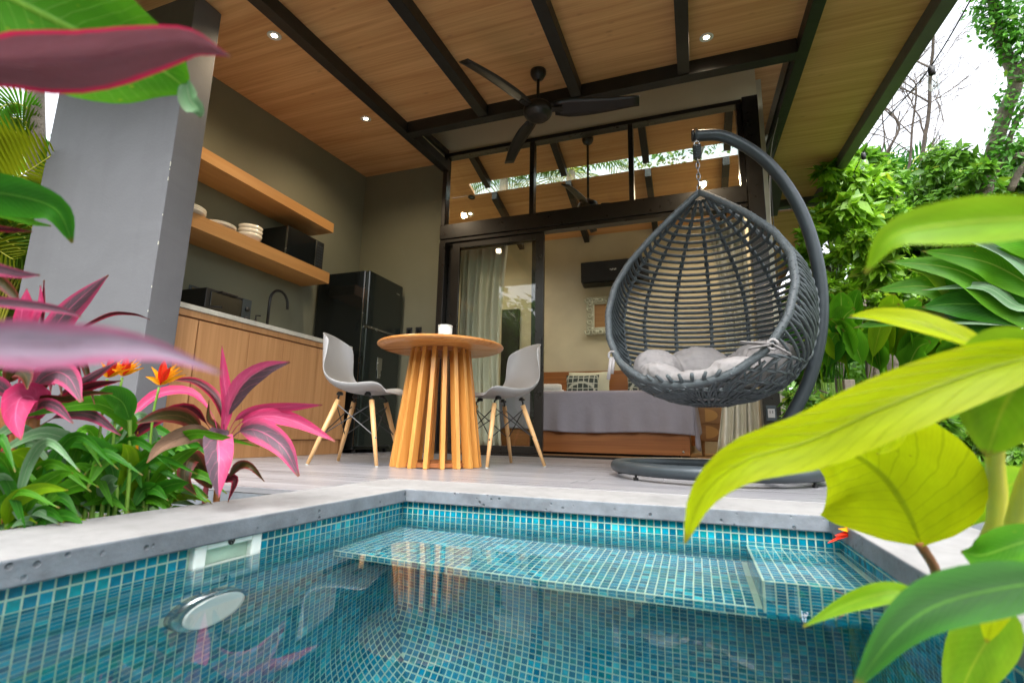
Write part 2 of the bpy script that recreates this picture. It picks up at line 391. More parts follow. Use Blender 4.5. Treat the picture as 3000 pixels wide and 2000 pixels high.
L['green'] = leafmat('fresh_green_leaf', lin(76, 140, 18), lin(60, 124, 14), lin(116, 162, 54), .35, 18, .3, .25, .3, .5)
L['deep'] = leafmat('deep_green_leaf', lin(52, 122, 22), lin(40, 106, 20), lin(96, 150, 50), .3, 20, .25, .25, .26)
L['blue'] = leafmat('grey_green_leaf', lin(120, 152, 116), lin(98, 140, 96), lin(150, 174, 136), .25, 20, .25, .25, .2)
L['pink'] = leafmat('pink_cordyline_leaf', lin(192, 52, 100), lin(178, 62, 104), lin(206, 104, 144), .35, 7, .2, .3, .3)
L['pinkgrey'] = leafmat('pink_edged_grey_leaf', lin(190, 70, 112), lin(96, 80, 90), lin(184, 96, 126), .3, 7, .2, .55, .28)
L['half'] = leafmat('half_pink_leaf', lin(190, 70, 114), lin(204, 84, 128), lin(214, 126, 154), .3, 7, .2, .3, .28, two=lin(92, 78, 88))
L['mauve'] = leafmat('mauve_blurred_leaf', lin(176, 96, 132), lin(158, 138, 158), lin(158, 130, 152), .3, 5, .0, .5, .4)
L['wine'] = leafmat('wine_red_leaf', lin(150, 22, 56), lin(58, 20, 26), lin(104, 32, 46), .3, 7, .15, .4, .3)
L['olive'] = leafmat('olive_bronze_leaf', lin(112, 44, 40), lin(50, 46, 16), lin(86, 64, 32), .3, 9, .2, .4, .3)
L['dead'] = leafmat('dry_brown_leaf', lin(110, 88, 70), lin(124, 98, 80), lin(80, 60, 46), .2, 5, .3, .4, .8)
L['under'] = leafmat('wine_underside_leaf', lin(206, 30, 80), lin(124, 74, 82), lin(112, 62, 72), .25, 5, .0, .15, .5, e0=.8)
L['palm'] = leafmat('palm_leaflet', lin(88, 124, 24), lin(76, 114, 20), lin(130, 138, 50), .45, 2, .1, .2, .35)
L['palmy'] = leafmat('yellow_palm_leaflet', lin(138, 146, 16), lin(122, 138, 14), lin(156, 146, 40), .5, 2, .1, .2, .35)
L['banana'] = leafmat('banana_leaf', lin(92, 160, 24), lin(76, 148, 20), lin(150, 182, 70), .4, 26, .2, .2, .24, .7)
L['shade'] = leafmat('shaded_green_leaf', lin(34, 92, 12), lin(22, 72, 8), lin(70, 120, 30), .3, 20, .25, .25, .4)
L['red'] = leafmat('red_bract', lin(226, 40, 26), lin(214, 52, 24), lin(230, 90, 40), .2, 3, .1, .2, .35)
L['orange'] = leafmat('orange_floret', lin(240, 150, 16), lin(244, 170, 30), lin(240, 130, 10), .2, 3, .1, .2, .35)
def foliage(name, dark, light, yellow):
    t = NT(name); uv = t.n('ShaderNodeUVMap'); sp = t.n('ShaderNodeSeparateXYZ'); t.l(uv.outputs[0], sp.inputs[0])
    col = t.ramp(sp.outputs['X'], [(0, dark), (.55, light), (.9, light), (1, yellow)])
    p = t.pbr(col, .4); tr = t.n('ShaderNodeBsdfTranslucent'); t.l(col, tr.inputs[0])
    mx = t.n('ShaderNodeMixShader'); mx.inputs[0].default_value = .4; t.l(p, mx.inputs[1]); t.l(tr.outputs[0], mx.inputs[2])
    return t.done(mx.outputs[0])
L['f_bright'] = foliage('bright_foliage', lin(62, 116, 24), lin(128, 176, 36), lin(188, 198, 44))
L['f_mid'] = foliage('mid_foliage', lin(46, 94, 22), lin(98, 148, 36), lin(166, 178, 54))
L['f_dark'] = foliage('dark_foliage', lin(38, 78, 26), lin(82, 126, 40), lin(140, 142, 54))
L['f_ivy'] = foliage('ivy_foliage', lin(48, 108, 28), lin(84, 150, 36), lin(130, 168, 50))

# ================================================================== SETTING
# ground sheet with a hole for the pool
g = MB(); GZ = -.14; hx0, hx1, hy0, hy1 = -1.15, .5, -1.35, 1.8; B = 900
for a in ((-B, hx0, -B, B), (hx1, B, -B, B), (hx0, hx1, -B, hy0), (hx0, hx1, hy1, B)):
    g.add([(a[0], a[2], GZ), (a[1], a[2], GZ), (a[1], a[3], GZ), (a[0], a[3], GZ)], [(0, 1, 2, 3)])
tag(g.build('ground', M['soil']), 'dark soil ground under the garden plants', 'ground', kind='structure')

# terrace: slab and single planks
ter = MB()
ter.box(-3.62, -1.262, 1.412, 6.85, -.16, -.022); ter.box(-1.26, .82, 1.952, 6.85, -.16, -.022)
terrace = tag(ter.build('terrace_floor', M['concrete']), 'pale grey wood look plank terrace floor beside the pool', 'floor', kind='structure')
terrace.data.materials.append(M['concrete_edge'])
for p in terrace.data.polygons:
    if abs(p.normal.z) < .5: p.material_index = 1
rows = []; yy = 1.414
while yy < 6.8: rows.append((yy, min(yy+.148, 6.8))); yy += .15
rp = random.Random(3)
for (y0, y1) in rows:
    x = -3.6 - rp.random()*.9
    while x < .8:
        x1 = x+1.05; a, b = max(x, -3.6), min(x1-.003, .8)
        if b-a > .05:
            pieces = [(a, b, y0, y1)]
            if y0 < 1.954:
                if y1 <= 1.954: pieces = [(a, min(b, -1.263), y0, y1)] if a < -1.27 else []
                else: pieces = [(a, min(b, -1.263), y0, y1)] if a < -1.27 and b < -1.2 else ([(a, b, 1.956, y1)] if a > -1.27 else [(a, -1.263, y0, y1), (-1.261, b, 1.956, y1)])
            for (c, d, e, f) in pieces:
                if d-c > .03:
                    o = MB().box(c, d, e, f, -.02, 0).build('plank', M['plank'], terrace, bevel=.0012)
        x = x1

# pool coping: one cast concrete rim, top and faces
cp = MB()
for (a, b, c, d) in ((-1.26, -.98, -1.5, 1.628), (-1.26, .62, 1.63, 1.95), (.325, .62, -1.5, 1.628)):
    cp.box(a, b, c, d, -.044, 0)
def rough_edges(mb, o):
    pass
co = cp.build('pool_coping', M['concrete'], bevel=.004)
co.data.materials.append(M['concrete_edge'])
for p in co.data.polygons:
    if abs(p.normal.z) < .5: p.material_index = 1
tag(co, 'pale concrete coping slab with pitted edge around the pool', 'coping', kind='structure')

# ------------------------------------------------------------------ pool
PX0, PX1, PY0, PY1, PZ1, PZ0, RC = -1.006, .35, -1.3, 1.652, -.045, -1.28, .27
pool = thing('swimming_pool', (-.3, .2, PZ0), 'sunken plunge pool lined with blue green glass mosaic tiles', 'pool')
PIT = .0213; HS = .00965
tiles = []          # (centre, u, v, n)
def prof(s):        # arc length down a wall -> (inset from wall, z, dir inset, dir z)
    h = (PZ1-(PZ0+RC))
    if s < h: return 0, PZ1-s, 0, -1
    a = (s-h)/RC
    if a < math.pi/2: return RC*(1-math.cos(a)), PZ0+RC-RC*math.sin(a), math.sin(a), -math.cos(a)
    return RC + (s-h-RC*math.pi/2), PZ0, 1, 0
HW = PZ1-(PZ0+RC); SW = HW+RC*math.pi/2; NS = int(SW/PIT)+1
def inset_at(z): 
    if z > PZ0+RC: return 0
    return RC-math.sqrt(max(0, RC*RC-(PZ0+RC-z)**2))
for i in range(NS):
    s = (i+.5)*PIT; ins, z, di, dz = prof(s)
    # left wall
    y = PY1-PIT*.5
    while y > -.35:
        if y < PY1-inset_at(z)+.008: tiles.append(((PX0+ins, y, z), (0, 1, 0), (di, 0, dz), (-dz, 0, di)))
        y -= PIT
    x = PX0+PIT*.5
    while x < PX1:
        if x > PX0+inset_at(z)-.008: tiles.append(((x, PY1-ins, z), (1, 0, 0), (0, -di, dz), (0, dz, di)))
        x += PIT
    y = PY1-PIT*.5
    while y > .2:
        if z > PZ0+.02 and y < PY1-inset_at(z): tiles.append(((PX1-ins, y, z), (0, 1, 0), (-di, 0, dz), (dz, 0, di)))
        y -= PIT
x = PX0+RC+PIT*.6
while x < PX1-.02:
    y = PY1-RC-PIT*.6
    while y > -.4: tiles.append(((x, y, PZ0), (1, 0, 0), (0, 1, 0), (0, 0, 1))); y -= PIT
    x += PIT
# ledge (cantilevered) and step block
LZ, LY, LT = -.33, 1.288, .055; SX, SZ, SY = .118, -.128, 1.27
def field(c, u, v, nn, nu, nv):
    c, u, v = Vector(c), Vector(u), Vector(v)
    for i in range(nu):
        for j in range(nv): tiles.append((tuple(c+u*((i+.5)*PIT)+v*((j+.5)*PIT)), tuple(u), tuple(v), nn))
nlx = int((SX-PX0)/PIT)
field((PX0+.004, LY+.004, LZ), (1, 0, 0), (0, 1, 0), (0, 0, 1), nlx, int((PY1-LY)/PIT))
field((PX0+.004, LY, LZ-.003), (1, 0, 0), (0, 0, -1), (0, -1, 0), int((PX1-PX0)/PIT), 2)
field((SX+.004, SY+.004, SZ), (1, 0, 0), (0, 1, 0), (0, 0, 1), int((PX1-SX)/PIT), int((PY1-SY)/PIT))
field((SX+.004, SY, SZ-.004), (1, 0, 0), (0, 0, -1), (0, -1, 0), int((PX1-SX)/PIT), 11)
field((SX, SY+.004, SZ-.004), (0, 1, 0), (0, 0, -1), (-1, 0, 0), int((PY1-SY)/PIT), 9)
def in_skimmer(c): return c[0] < PX0+.01 and .825 < c[1] < 1.0 and c[2] > -.105
tiles = [t for t in tiles if not in_skimmer(t[0]) and not (abs(t[0][0]-PX0) < .01 and (t[0][1]-.875)**2+(t[0][2]+.385)**2 < .0075)]
def vis_size(t):
    c = Vector(t[0])-CAM; d = c.length; z = c.dot(FW)
    px, py = 1500+FPX*c.dot(RT)/z, 1000-FPX*c.dot(UP)/z
    if z < .1 or not (0 < px < 3000 and 0 < py < 2000): return 0
    return abs(Vector(t[3]).dot(c)/d)/(d*d)
order = sorted(range(len(tiles)), key=lambda i: -vis_size(tiles[i])); single = set(order[:300])
rt = random.Random(5)
def pick():
    r = rt.random()
    for i, wgt in enumerate(TW):
        r -= wgt
        if r < 0: return i
    return 2
TT = .0009; IN = .0011
def tile_verts(c, u, v, n):
    c, u, v, n = Vector(c), Vector(u), Vector(v), Vector(n); h = HS; k = HS-IN
    return [c-u*h-v*h-n*.002, c+u*h-v*h-n*.002, c+u*h+v*h-n*.002, c-u*h+v*h-n*.002,
            c-u*k-v*k+n*TT, c+u*k-v*k+n*TT, c+u*k+v*k+n*TT, c-u*k+v*k+n*TT]
TF = [(4, 5, 6, 7), (0, 1, 5, 4), (1, 2, 6, 5), (2, 3, 7, 6), (3, 0, 4, 7)]
tmesh = []
for i in range(8):
    b = MB(); b.add(tile_verts((0, 0, 0), (1, 0, 0), (0, 1, 0), (0, 0, 1)), TF); me = b.mesh('tile'); me.materials.append(TILE[i]); tmesh.append(me)
mb = MB(); mi = []
for i, (c, u, v, n) in enumerate(tiles):
    k = pick(); uu, vv, nn = Vector(u), Vector(v), Vector(n)
    if uu.cross(vv).dot(nn) < 0: vv = -vv
    if i in single:
        o = bpy.data.objects.new('tile', tmesh[k]); COL.objects.link(o); o.parent = pool
        mt = Matrix.Identity(4)
        for a in range(3): mt[a][0], mt[a][1], mt[a][2], mt[a][3] = uu[a], vv[a], nn[a], c[a]
        o.matrix_parent_inverse = Matrix.Translation(-pool.location); o.matrix_basis = mt
    else: mb.add(tile_verts(c, uu, vv, nn), TF); mi += [k]*5
tf = mb.build('tile_field', None, pool)
for q in TILE: tf.data.materials.append(q)
tf.data.polygons.foreach_set('material_index', mi); tf['kind'] = 'stuff'
# shell carrying the grout
sh = MB(); prf = [prof(s) for s in [0, HW*.5, HW]+[HW+RC*math.pi/2*i/12 for i in range(1, 13)]]
def strip(fn, a, b): sh.grid([[fn(p[0], p[1], t) for t in (a, b)] for p in prf])
strip(lambda i, z, t: (PX0+i, t, z), PY0, PY1); strip(lambda i, z, t: (t, PY1-i, z), PX0, PX1)
strip(lambda i, z, t: (PX1-i, t, z), PY0, PY1); strip(lambda i, z, t: (t, PY0+i, z), PX0, PX1)
sh.add([(PX0+RC, PY0+RC, PZ0), (PX1-RC, PY0+RC, PZ0), (PX1-RC, PY1-RC, PZ0), (PX0+RC, PY1-RC, PZ0)], [(0, 1, 2, 3)])
sh.build('shell', M['grout'], pool, smooth=True)
MB().box(PX0+.001, PX1-.001, LY, PY1-.001, LZ-LT, LZ).build('ledge', M['grout'], pool, bevel=.003)
MB().box(SX, PX1-.001, SY, PY1-.001, LZ-.01, SZ).build('step', M['grout'], pool, bevel=.003)
# front wall tiles behind the photographer stay plain tile colour
MB().box(PX0+.01, PX1-.01, PY0-.02, PY0+.004, PZ0+.2, PZ1).build('end_wall', TILE[2], pool)
# skimmer mouth
sk = MB(); xw = PX0
for b in ((.825, .853, -.106, -.040), (.972, 1.0, -.106, -.040), (.853, .972, -.106, -.097), (.853, .972, -.056, -.040)):
    sk.box(xw-.002, xw+.016, *b)
sko = sk.build('skimmer_frame', M['white_plastic'], pool, bevel=.003, label='white skimmer frame at the waterline')
MB().box(xw-.055, xw-.05, .85, .975, -.11, -.04).build('skimmer_flap', M['basin'], sko)
MB().box(xw-.05, xw+.001, .853, .972, -.11, -.099).box(xw-.05, xw+.001, .853, .972, -.057, -.05).build('skimmer_throat', M['basin'], sko)
lg = MB(); c0 = Vector((xw+.017, .912, -.047)); lg.tube([c0+Vector((0, .0072*math.cos(t*.5236), .0072*math.sin(t*.5236))) for t in range(12)], .0016, 6, closed=True)
lg.box(xw+.0165, xw+.0185, .9085, .9102, -.052, -.042); lg.box(xw+.0165, xw+.0185, .9135, .9150, -.052, -.0465); lg.box(xw+.0165, xw+.0185, .9102, .9135, -.0480, -.0465)
lg.build('emblem', M['black'], sko)
# underwater lamp
lc = Vector((xw, .875, -.385)); ax = (1, 0, 0)
pl = MB().lathe([(.088, -.004), (.088, .02), (.082, .028), (.064, .034), (.060, .030), (.060, .012)], lc, 40, ax).build('pool_lamp', M['steel'], pool, True, label='round steel rimmed lamp on the pool wall under water')
MB().lathe([(.0605, .010), (.060, .026), (.04, .032), (.0, .034)], lc, 40, ax).build('lens', M['lens'], pl, True)
MB().lathe([(.064, .0345), (.072, .0352), (.0735, .032)], lc, 40, ax).build('white_ring', M['white_plastic'], pl, True)
# water sheet
WZ = -.087
wt = MB(); NX, NY = 24, 48
wx0, wx1, wy0, wy1, wz0 = PX0-.02, PX1+.02, PY0-.02, PY1+.02, PZ0-.03
wt.box(wx0, wx1, wy0, wy1, wz0, WZ)
tag(wt.build('pool_water', M['water']), 'still clear water filling the tiled pool', 'water', kind='structure')

# ================================================================== BUNGALOW
bun = thing('bungalow', (-1.2, 4.5, 0), 'modern bungalow with wood ceiling, black rafters and open sliding door', 'building')
def part(name, mb, mat, parent=None, bevel=0, smooth=False, label=None, solid=0, sub=0):
    return mb.build(name, mat, parent if parent is not None else bun, smooth, bevel, solid, sub, label)
def CZ(y): return 2.747+.08*y          # low ceiling
def HZ(y): return 2.99+.244*(6.75-y)   # bedroom ceiling, higher towards the door
def slab(mb, x0, x1, y0, y1, fn, t0, t1):
    return mb.hexa([(x0, y0, fn(y0)+t0), (x1, y0, fn(y0)+t0), (x1, y1, fn(y1)+t0), (x0, y1, fn(y1)+t0),
                    (x0, y0, fn(y0)+t1), (x1, y0, fn(y0)+t1), (x1, y1, fn(y1)+t1), (x0, y1, fn(y1)+t1)])
YF = 1.15            # front edge of the porch roof
part('wall', MB().box(-4.09, -2.85, 1.89, 2.07, -.3, CZ(1.9)-.0), M['grey_wall'], bevel=.004, label='grey painted wing wall in front of the kitchen')
rch = random.Random(77)
for k in range(9):
    z = rch.choice([rch.uniform(1.1, 1.75), rch.uniform(.5, 2.3)]); s_ = rch.uniform(.004, .010); cx, cy = (-2.85, 1.89)
    part('paint_chip', MB().hexa([(cx-s_*.7, cy-.0009, z), (cx+.0009, cy-.0009, z+s_*.3), (cx+.0009, cy+s_*.5, z), (cx-s_*.4, cy+s_*.3, z), (cx-s_*.5, cy-.0009, z+s_*2.2), (cx+.0009, cy-.0009, z+s_*2.6), (cx+.0009, cy+s_*.35, z+s_*1.9), (cx-s_*.3, cy+s_*.2, z+s_*2)]), M['counter'])
part('wall', MB().box(-3.64, -3.5, 2.071, 4.66, -.1, 3.2), M['porch_wall'], label='olive grey kitchen side wall')
part('wall', MB().box(-3.499, -2.47, 4.54, 4.66, -.1, 3.185), M['porch_wall'], label='olive grey wall behind the refrigerator')
part('wall', MB().box(-3.6, .634, 4.54, 4.66, 3.191, 3.66), M['upper_wall'], label='pale plaster band above the clerestory window')
part('wall', MB().box(-3.52, .66, 6.75, 6.87, -.1, 3.1), M['bed_wall'], label='sage plaster bedroom rear wall')
part('wall', MB().box(-3.52, -3.4, 4.661, 6.749, -.1, 3.7), M['bed_wall'])
part('wall', MB().box(.64, .70, 4.70, 6.749, -.1, 3.7), M['bed_wall'])
# low ceiling in bays between the rafters
RX = [-2.50, -1.69, -.855, -.02, .80]
bays = [(-3.5, -2.46, 4.54), (-2.46, -1.65, 3.70), (-1.65, -.815, 3.70), (-.815, .02, 3.70), (.02, .84, 3.70), (.86, 1.56, 7.05)]
for a, b, ye in bays: part('ceiling_panel', slab(MB(), a, b-.002, YF, ye, CZ, 0, .03), M['ceil'])
part('ceiling_panel', slab(MB(), -4.3, -3.502, YF, 4.6, CZ, 0, .03), M['ceil'])
part('roof_sheet', slab(slab(MB(), -4.3, -2.46, YF, 4.6, CZ, .06, .12), -2.459, .86, YF, 3.78, CZ, .06, .12), M['fascia'])
part('roof_sheet', slab(MB(), .861, 1.62, YF, 7.06, CZ, .06, .12), M['fascia'])
for i, x in enumerate(RX[:4]): part('rafter', slab(MB(), x, x+.085, YF+.02, 4.54 if i == 0 else 3.668, CZ, -.105, -.001), M['rafter'], bevel=.003)
part('rafter', slab(MB(), .80, .88, YF+.02, 7.05, CZ, -.105, -.001), M['rafter'], bevel=.003)
part('cross_beam', MB().box(-2.414, .798, 3.67, 3.76, 2.925, 3.045), M['rafter'], bevel=.003)
part('gutter_plate', slab(MB(), .785, .798, 3.78, 6.6, CZ, -.02, .12), M['frame'])
# low roof edge where the higher bedroom roof begins
part('step_panel', slab(MB(), -2.475, -2.462, 3.77, 4.538, CZ, .0, .16), M['upper_wall'])
def TZ(y): return 3.19-.12*(4.54-y)
part('step_trim', slab(MB(), -2.475, -2.425, 3.77, 4.538, TZ, 0, .055), M['rafter'])
# fascia boards of the right hand eave
part('fascia_board', slab(MB(), 1.561, 1.66, YF, 7.06, CZ, -.1, .13), M['fascia'], bevel=.004)
part('fascia_board', MB().box(.885, 1.66, 7.061, 7.16, CZ(7.06)-.1, CZ(7.06)+.13), M['fascia'], bevel=.004)
part('fascia_board', MB().box(-4.3, 1.66, YF-.06, YF-.001, CZ(YF)-.1, CZ(YF)+.13), M['fascia'], bevel=.004)
part('ceiling_panel', MB().box(.66, 1.60, 7.2, 14, 3.2, 3.23), M['ceil'])
part('fascia_board', MB().box(1.601, 1.66, 7.2, 14, 3.14, 3.26), M['railwood'])
# bedroom ceiling; glazed slot added to stand for sky reflected in the clerestory
S0, S1 = 5.415, 5.615
for (a, b, c, d) in ((-3.4, 1.0, 3.78, S0), (-3.4, -2.6, S0+.001, S1-.001), (.78, .9, S0+.001, S1-.001)):
    part('ceiling_panel', slab(MB(), a, b, c, d, HZ, 0, .04), M['ceil'])
part('roof_sheet', slab(MB(), -3.6, 1.1, 3.7, S0-.25, HZ, .08, .14), M['fascia'])
part('roof_sheet', slab(MB(), -3.6, 1.1, S1+.3, 6.9, HZ, .08, .14), M['fascia'])
S2 = S1+.07
part('ceiling_panel', MB().hexa([(-3.4, S1, HZ(S1)), (.9, S1, HZ(S1)), (.9, 6.75, HZ(6.75)), (-3.4, 6.75, HZ(6.75)), (-3.4, S2, HZ(S2)+.04), (.9, S2, HZ(S2)+.04), (.9, 6.75, HZ(6.75)+.04), (-3.4, 6.75, HZ(6.75)+.04)]), M['ceil'])
part('added_slot_pane', slab(MB(), -2.61, .79, S0-.02, S2+.02, HZ, .046, .05), M['glass'])
for x in (-2.36, -1.385, -.44, .40):
    part('rafter', slab(MB(), x, x+.07, 4.67, S0-.004, HZ, -.1, -.001), M['rafter'])
    part('rafter', slab(MB(), x, x+.07, S1+.004, 6.748, HZ, -.1, -.001), M['rafter'])
part('fascia_board', MB().box(-3.7, 1.05, 3.72, 3.777, CZ(3.75)+.14, HZ(3.75)+.1).box(-3.7, -3.641, 3.78, 6.9, 3.1, 3.95).box(1.051, 1.10, 3.72, 6.9, CZ(6.9)+.1, 3.95), M['fascia'])
part('bedroom_floor', MB().box(-3.4, .64, 4.62, 6.75, .001, .012), M['oak2'])
# clerestory window
win = part('window', MB().box(-2.47, .50, 4.50, 4.60, 3.15, 3.19).box(-2.47, -2.425, 4.50, 4.60, 2.356, 3.149).box(.455, .50, 4.50, 4.60, 2.356, 3.149), M['frame'], bevel=.003, label='clerestory window of three panes in black frames')
for x in (-1.485, -.50): part('mullion', MB().box(x, x+.046, 4.505, 4.595, 2.356, 3.149), M['frame'], win, bevel=.003)
for a, b in ((-2.424, -1.486), (-1.438, -.501), (-.453, .454)): part('pane', MB().box(a, b, 4.545, 4.551, 2.357, 3.148), M['glass'], win)
part('window_sill', MB().box(-2.424, .454, 4.515, 4.585, 2.3562, 2.372), M['frame'], win)
part('post', MB().box(.502, .63, 4.47, 4.62, -.02, 3.188), M['frame'], bevel=.003)
part('transom', MB().box(-2.47, .50, 4.49, 4.61, 2.205, 2.353), M['frame'], bevel=.003)
part('transom', MB().box(-2.47, .50, 4.505, 4.60, 2.165, 2.203), M['frame'], bevel=.002)
# sliding door
door = part('sliding_door', MB().box(-2.47, -2.40, 4.49, 4.61, 0, 2.163), M['frame'], bevel=.003, label='black framed glass sliding door pushed open to the left')
def leafdoor(x0, x1, y, sw):
    d = part('door_panel', MB().box(x0, x0+sw, y, y+.035, .02, 2.16).box(x1-sw, x1, y, y+.035, .02, 2.16).box(x0+sw, x1-sw, y, y+.035, .02, .09).box(x0+sw, x1-sw, y, y+.035, 2.10, 2.16), M['frame'], door, bevel=.002)
    return d
leafdoor(-2.398, -1.40, 4.575, .07); leafdoor(-2.33, -1.33, 4.525, .085)
part('pane', MB().box(-2.245, -1.415, 4.540, 4.546, .09, 2.10), M['glass'], door)
part('handle', MB().box(-1.365, -1.345, 4.505, 4.525, .94, 1.10), M['black'], door, bevel=.004)
part('door_track', MB().box(-2.40, .50, 4.50, 4.61, .0005, .018), M['frame'], door)
# dark interior doorway, sockets
part('interior_door', MB().box(-2.60, -2.34, 6.70, 6.749, 0, 1.98), M['rafter'])
def socket(name, lab, cat, c, w, h, face, dark=True, holes=True, grp=None):
    """wall plate; face is the axis it looks along"""
    t = thing(name, c, lab, cat, grp); x, y, z = c
    if face == 'y':
        part('plate', MB().box(x-w/2, x+w/2, y-.008, y, z-h/2, z+h/2), M['black'] if dark else M['stand'], t, bevel=.002)
        if holes: part('socket_insert', MB().box(x-w*.22, x+w*.22, y-.011, y-.0081, z-h*.3, z+h*.3), M['blackgloss'] if dark else M['white_plastic'], t)
    else:
        part('plate', MB().box(x, x+.008, y-w/2, y+w/2, z-h/2, z+h/2), M['stand'], t, bevel=.002)
        if holes: part('socket_insert', MB().box(x+.0081, x+.011, y-w*.35, y+w*.35, z-h*.3, z+h*.3), M['blackgloss'], t)
    return t
socket('light_switch', 'black wall switch nearest the refrigerator on the kitchen rear wall', 'switch', (-2.80, 4.54, 1.22), .07, .12, 'y')
socket('light_switch', 'black wall switch nearest the sliding door frame', 'switch', (-2.69, 4.54, 1.22), .07, .12, 'y')
socket('wall_socket', 'grey double socket plate on kitchen wall above toaster oven', 'socket', (-3.5, 2.645, 1.205), .12, .075, 'x')
t = socket('wall_socket', 'grey outdoor socket low on the black door post', 'socket', (.56, 4.47, .40), .075, .12, 'y', dark=False, holes=False)
part('socket_insert', MB().box(.535, .585, 4.458, 4.4615, .365, .435), M['shell'], t, bevel=.002)
part('slot', MB().box(.548, .553, 4.456, 4.4578, .40, .42).box(.567, .572, 4.456, 4.4578, .40, .42), M['black'], t)
# ceiling lights
def downlight(lab, c, nrm, on=True, power=13):
    t = thing('ceiling_light', c, lab, 'ceiling light', 'recessed ceiling lights'); n = Vector(nrm)
    part('trim_ring', MB().lathe([(.030, -.002), (.046, -.002), (.048, .004), (.044, .007), (.031, .003)], c, 32, n), M['white_plastic' if on else 'black'], t, smooth=True)
    part('lens', MB().lathe([(.031, .0005), (.02, .003), (0, .004)], c, 32, n), M['lamp_on'] if on else M['lens'], t, smooth=True)
    if on:
        ld = bpy.data.lights.new('lamp_glow', 'SPOT'); ld.energy = power; ld.color = (1, .78, .52); ld.spot_size = rad(150); ld.spot_blend = 1; ld.shadow_soft_size = .04
        lo = bpy.data.objects.new('lamp_glow', ld); COL.objects.link(lo); lo.parent = t; lo.location = n*.03; lo.rotation_euler = (-n).to_track_quat('Z', 'Y').to_euler()
nl = Vector((0, .08, -1)).normalized(); nh = Vector((0, -.244, -1)).normalized()
downlight('lit recessed ceiling light nearest the grey wing wall', (-2.69, 2.356, CZ(2.356)), nl)
downlight('lit recessed ceiling light above the refrigerator corner', (-2.742, 3.486, CZ(3.486)), nl)
downlight('lit recessed ceiling light above the hanging egg chair', (.187, 3.437, CZ(3.437)), nl)
downlight('unlit round ceiling light in bedroom beside the added ceiling slot', (-2.66, 5.65, HZ(5.65)), nh, False)
downlight('lit bedroom ceiling light at the left end seen through clerestory', (-2.816, 5.96, HZ(5.96)), nh, True, 28)
downlight('lit bedroom ceiling light seen right behind the hanging chair chain', (.207, 5.98, HZ(5.98)), nh, True, 28)

# ================================================================== KITCHEN
cab = thing('kitchen_cabinet', (-3.2, 2.9, 0), 'oak kitchen base cabinet with pale concrete countertop', 'cabinet')
part('carcass', MB().box(-3.499, -2.955, 2.072, 3.735, .121, .915), M['cabinet_dark'], cab)
part('countertop', MB().box(-3.499, -2.925, 2.072, 3.79, .922, .954), M['counter'], cab, bevel=.002)
part('top_rail', MB().box(-2.954, -2.94, 2.072, 3.735, .88, .92), M['cabinet'], cab)
part('toe_kick', MB().box(-3.45, -2.945, 2.072, 3.72, .001, .12), M['cabinet'], cab, bevel=.001)
part('side_panel', MB().box(-3.49, -2.935, 3.736, 3.755, .0, .915), M['cabinet'], cab, bevel=.001)
ds = [2.072, 2.262, 2.657, 2.975, 3.346, 3.733]
for i in range(5):
    gap = .006 if i == 1 else .0018
    part('door', MB().box(-2.953, -2.93, ds[i]+(.008 if i == 1 else .0018), ds[i+1]-(.004 if i == 0 else .0018), .125, .866), M['cabinet'], cab, bevel=.001)
def shelf(lab, z0, z1):
    o = MB().box(-3.499, -3.18, 2.075, 3.70, z0, z1).build('floating_shelf', M['shelf'], bevel=.0015); tag(o, lab, 'shelf', 'floating oak shelves'); return o
shelf('empty upper floating oak shelf on the kitchen wall', 2.05, 2.14)
shelf('lower floating oak shelf carrying microwave and crockery', 1.548, 1.65)
# microwave
mw = thing('microwave', (-3.34, 3.39, 1.65), 'black microwave oven on the lower oak shelf', 'microwave')
part('body', MB().box(-3.49, -3.215, 3.17, 3.62, 1.66, 1.915), M['blackgloss'], mw, bevel=.004)
part('door', MB().box(-3.2145, -3.20, 3.172, 3.51, 1.662, 1.913), M['blackgloss'], mw, bevel=.003)
part('door_window', MB().box(-3.1995, -3.198, 3.20, 3.475, 1.69, 1.885), M['blackgloss'], mw)
part('control_panel', MB().box(-3.2145, -3.20, 3.522, 3.618, 1.662, 1.913), M['black'], mw, bevel=.003)
part('trim', MB().box(-3.2145, -3.199, 3.511, 3.521, 1.662, 1.913), M['steel'], mw); part('trim', MB().box(-3.2150, -3.2, 3.1685, 3.1715, 1.662, 1.913), M['steel'], mw)
bt = MB()
for i in range(7):
    for j in range(3): bt.box(-3.1999, -3.1985, 3.535+j*.025, 3.551+j*.025, 1.69+i*.028, 1.703+i*.028)
part('buttons', bt, M['stand'], mw); ft = MB()
for a in (3.2, 3.58): ft.box(-3.25, -3.23, a, a+.02, 1.65, 1.661).box(-3.47, -3.45, a, a+.02, 1.65, 1.661)
part('feet', ft, M['black'], mw)
# crockery
def bowl(n, x, y, z, r, h, lab, cat, k, name='bowl_stack'):
    t = thing(name, (x, y, z), lab, cat)
    for i in range(n):
        zz = z+i*k; part(name.split('_')[0], MB().lathe([(r*.55, 0), (r*.6, .004), (r*.93, h*.6), (r, h), (r*.96, h), (r*.88, h*.6), (r*.5, .012), (0, .01)], (x, y, zz), 36), M['ceramic'], t, smooth=True)
bowl(3, -3.29, 2.875, 1.65, .09, .065, 'stack of cream bowls beside the microwave', 'bowls', .033)
bowl(1, -3.38, 2.73, 1.65, .085, .055, 'single cream bowl behind the bowl stack', 'bowl', .03, 'bowl')
bowl(2, -3.29, 2.60, 1.65, .115, .025, 'stack of small cream plates on the lower shelf', 'plates', .011, 'plate_stack')
bowl(3, -3.29, 2.32, 1.65, .135, .028, 'stack of large cream plates nearest the grey wing wall', 'plates', .012, 'plate_stack')
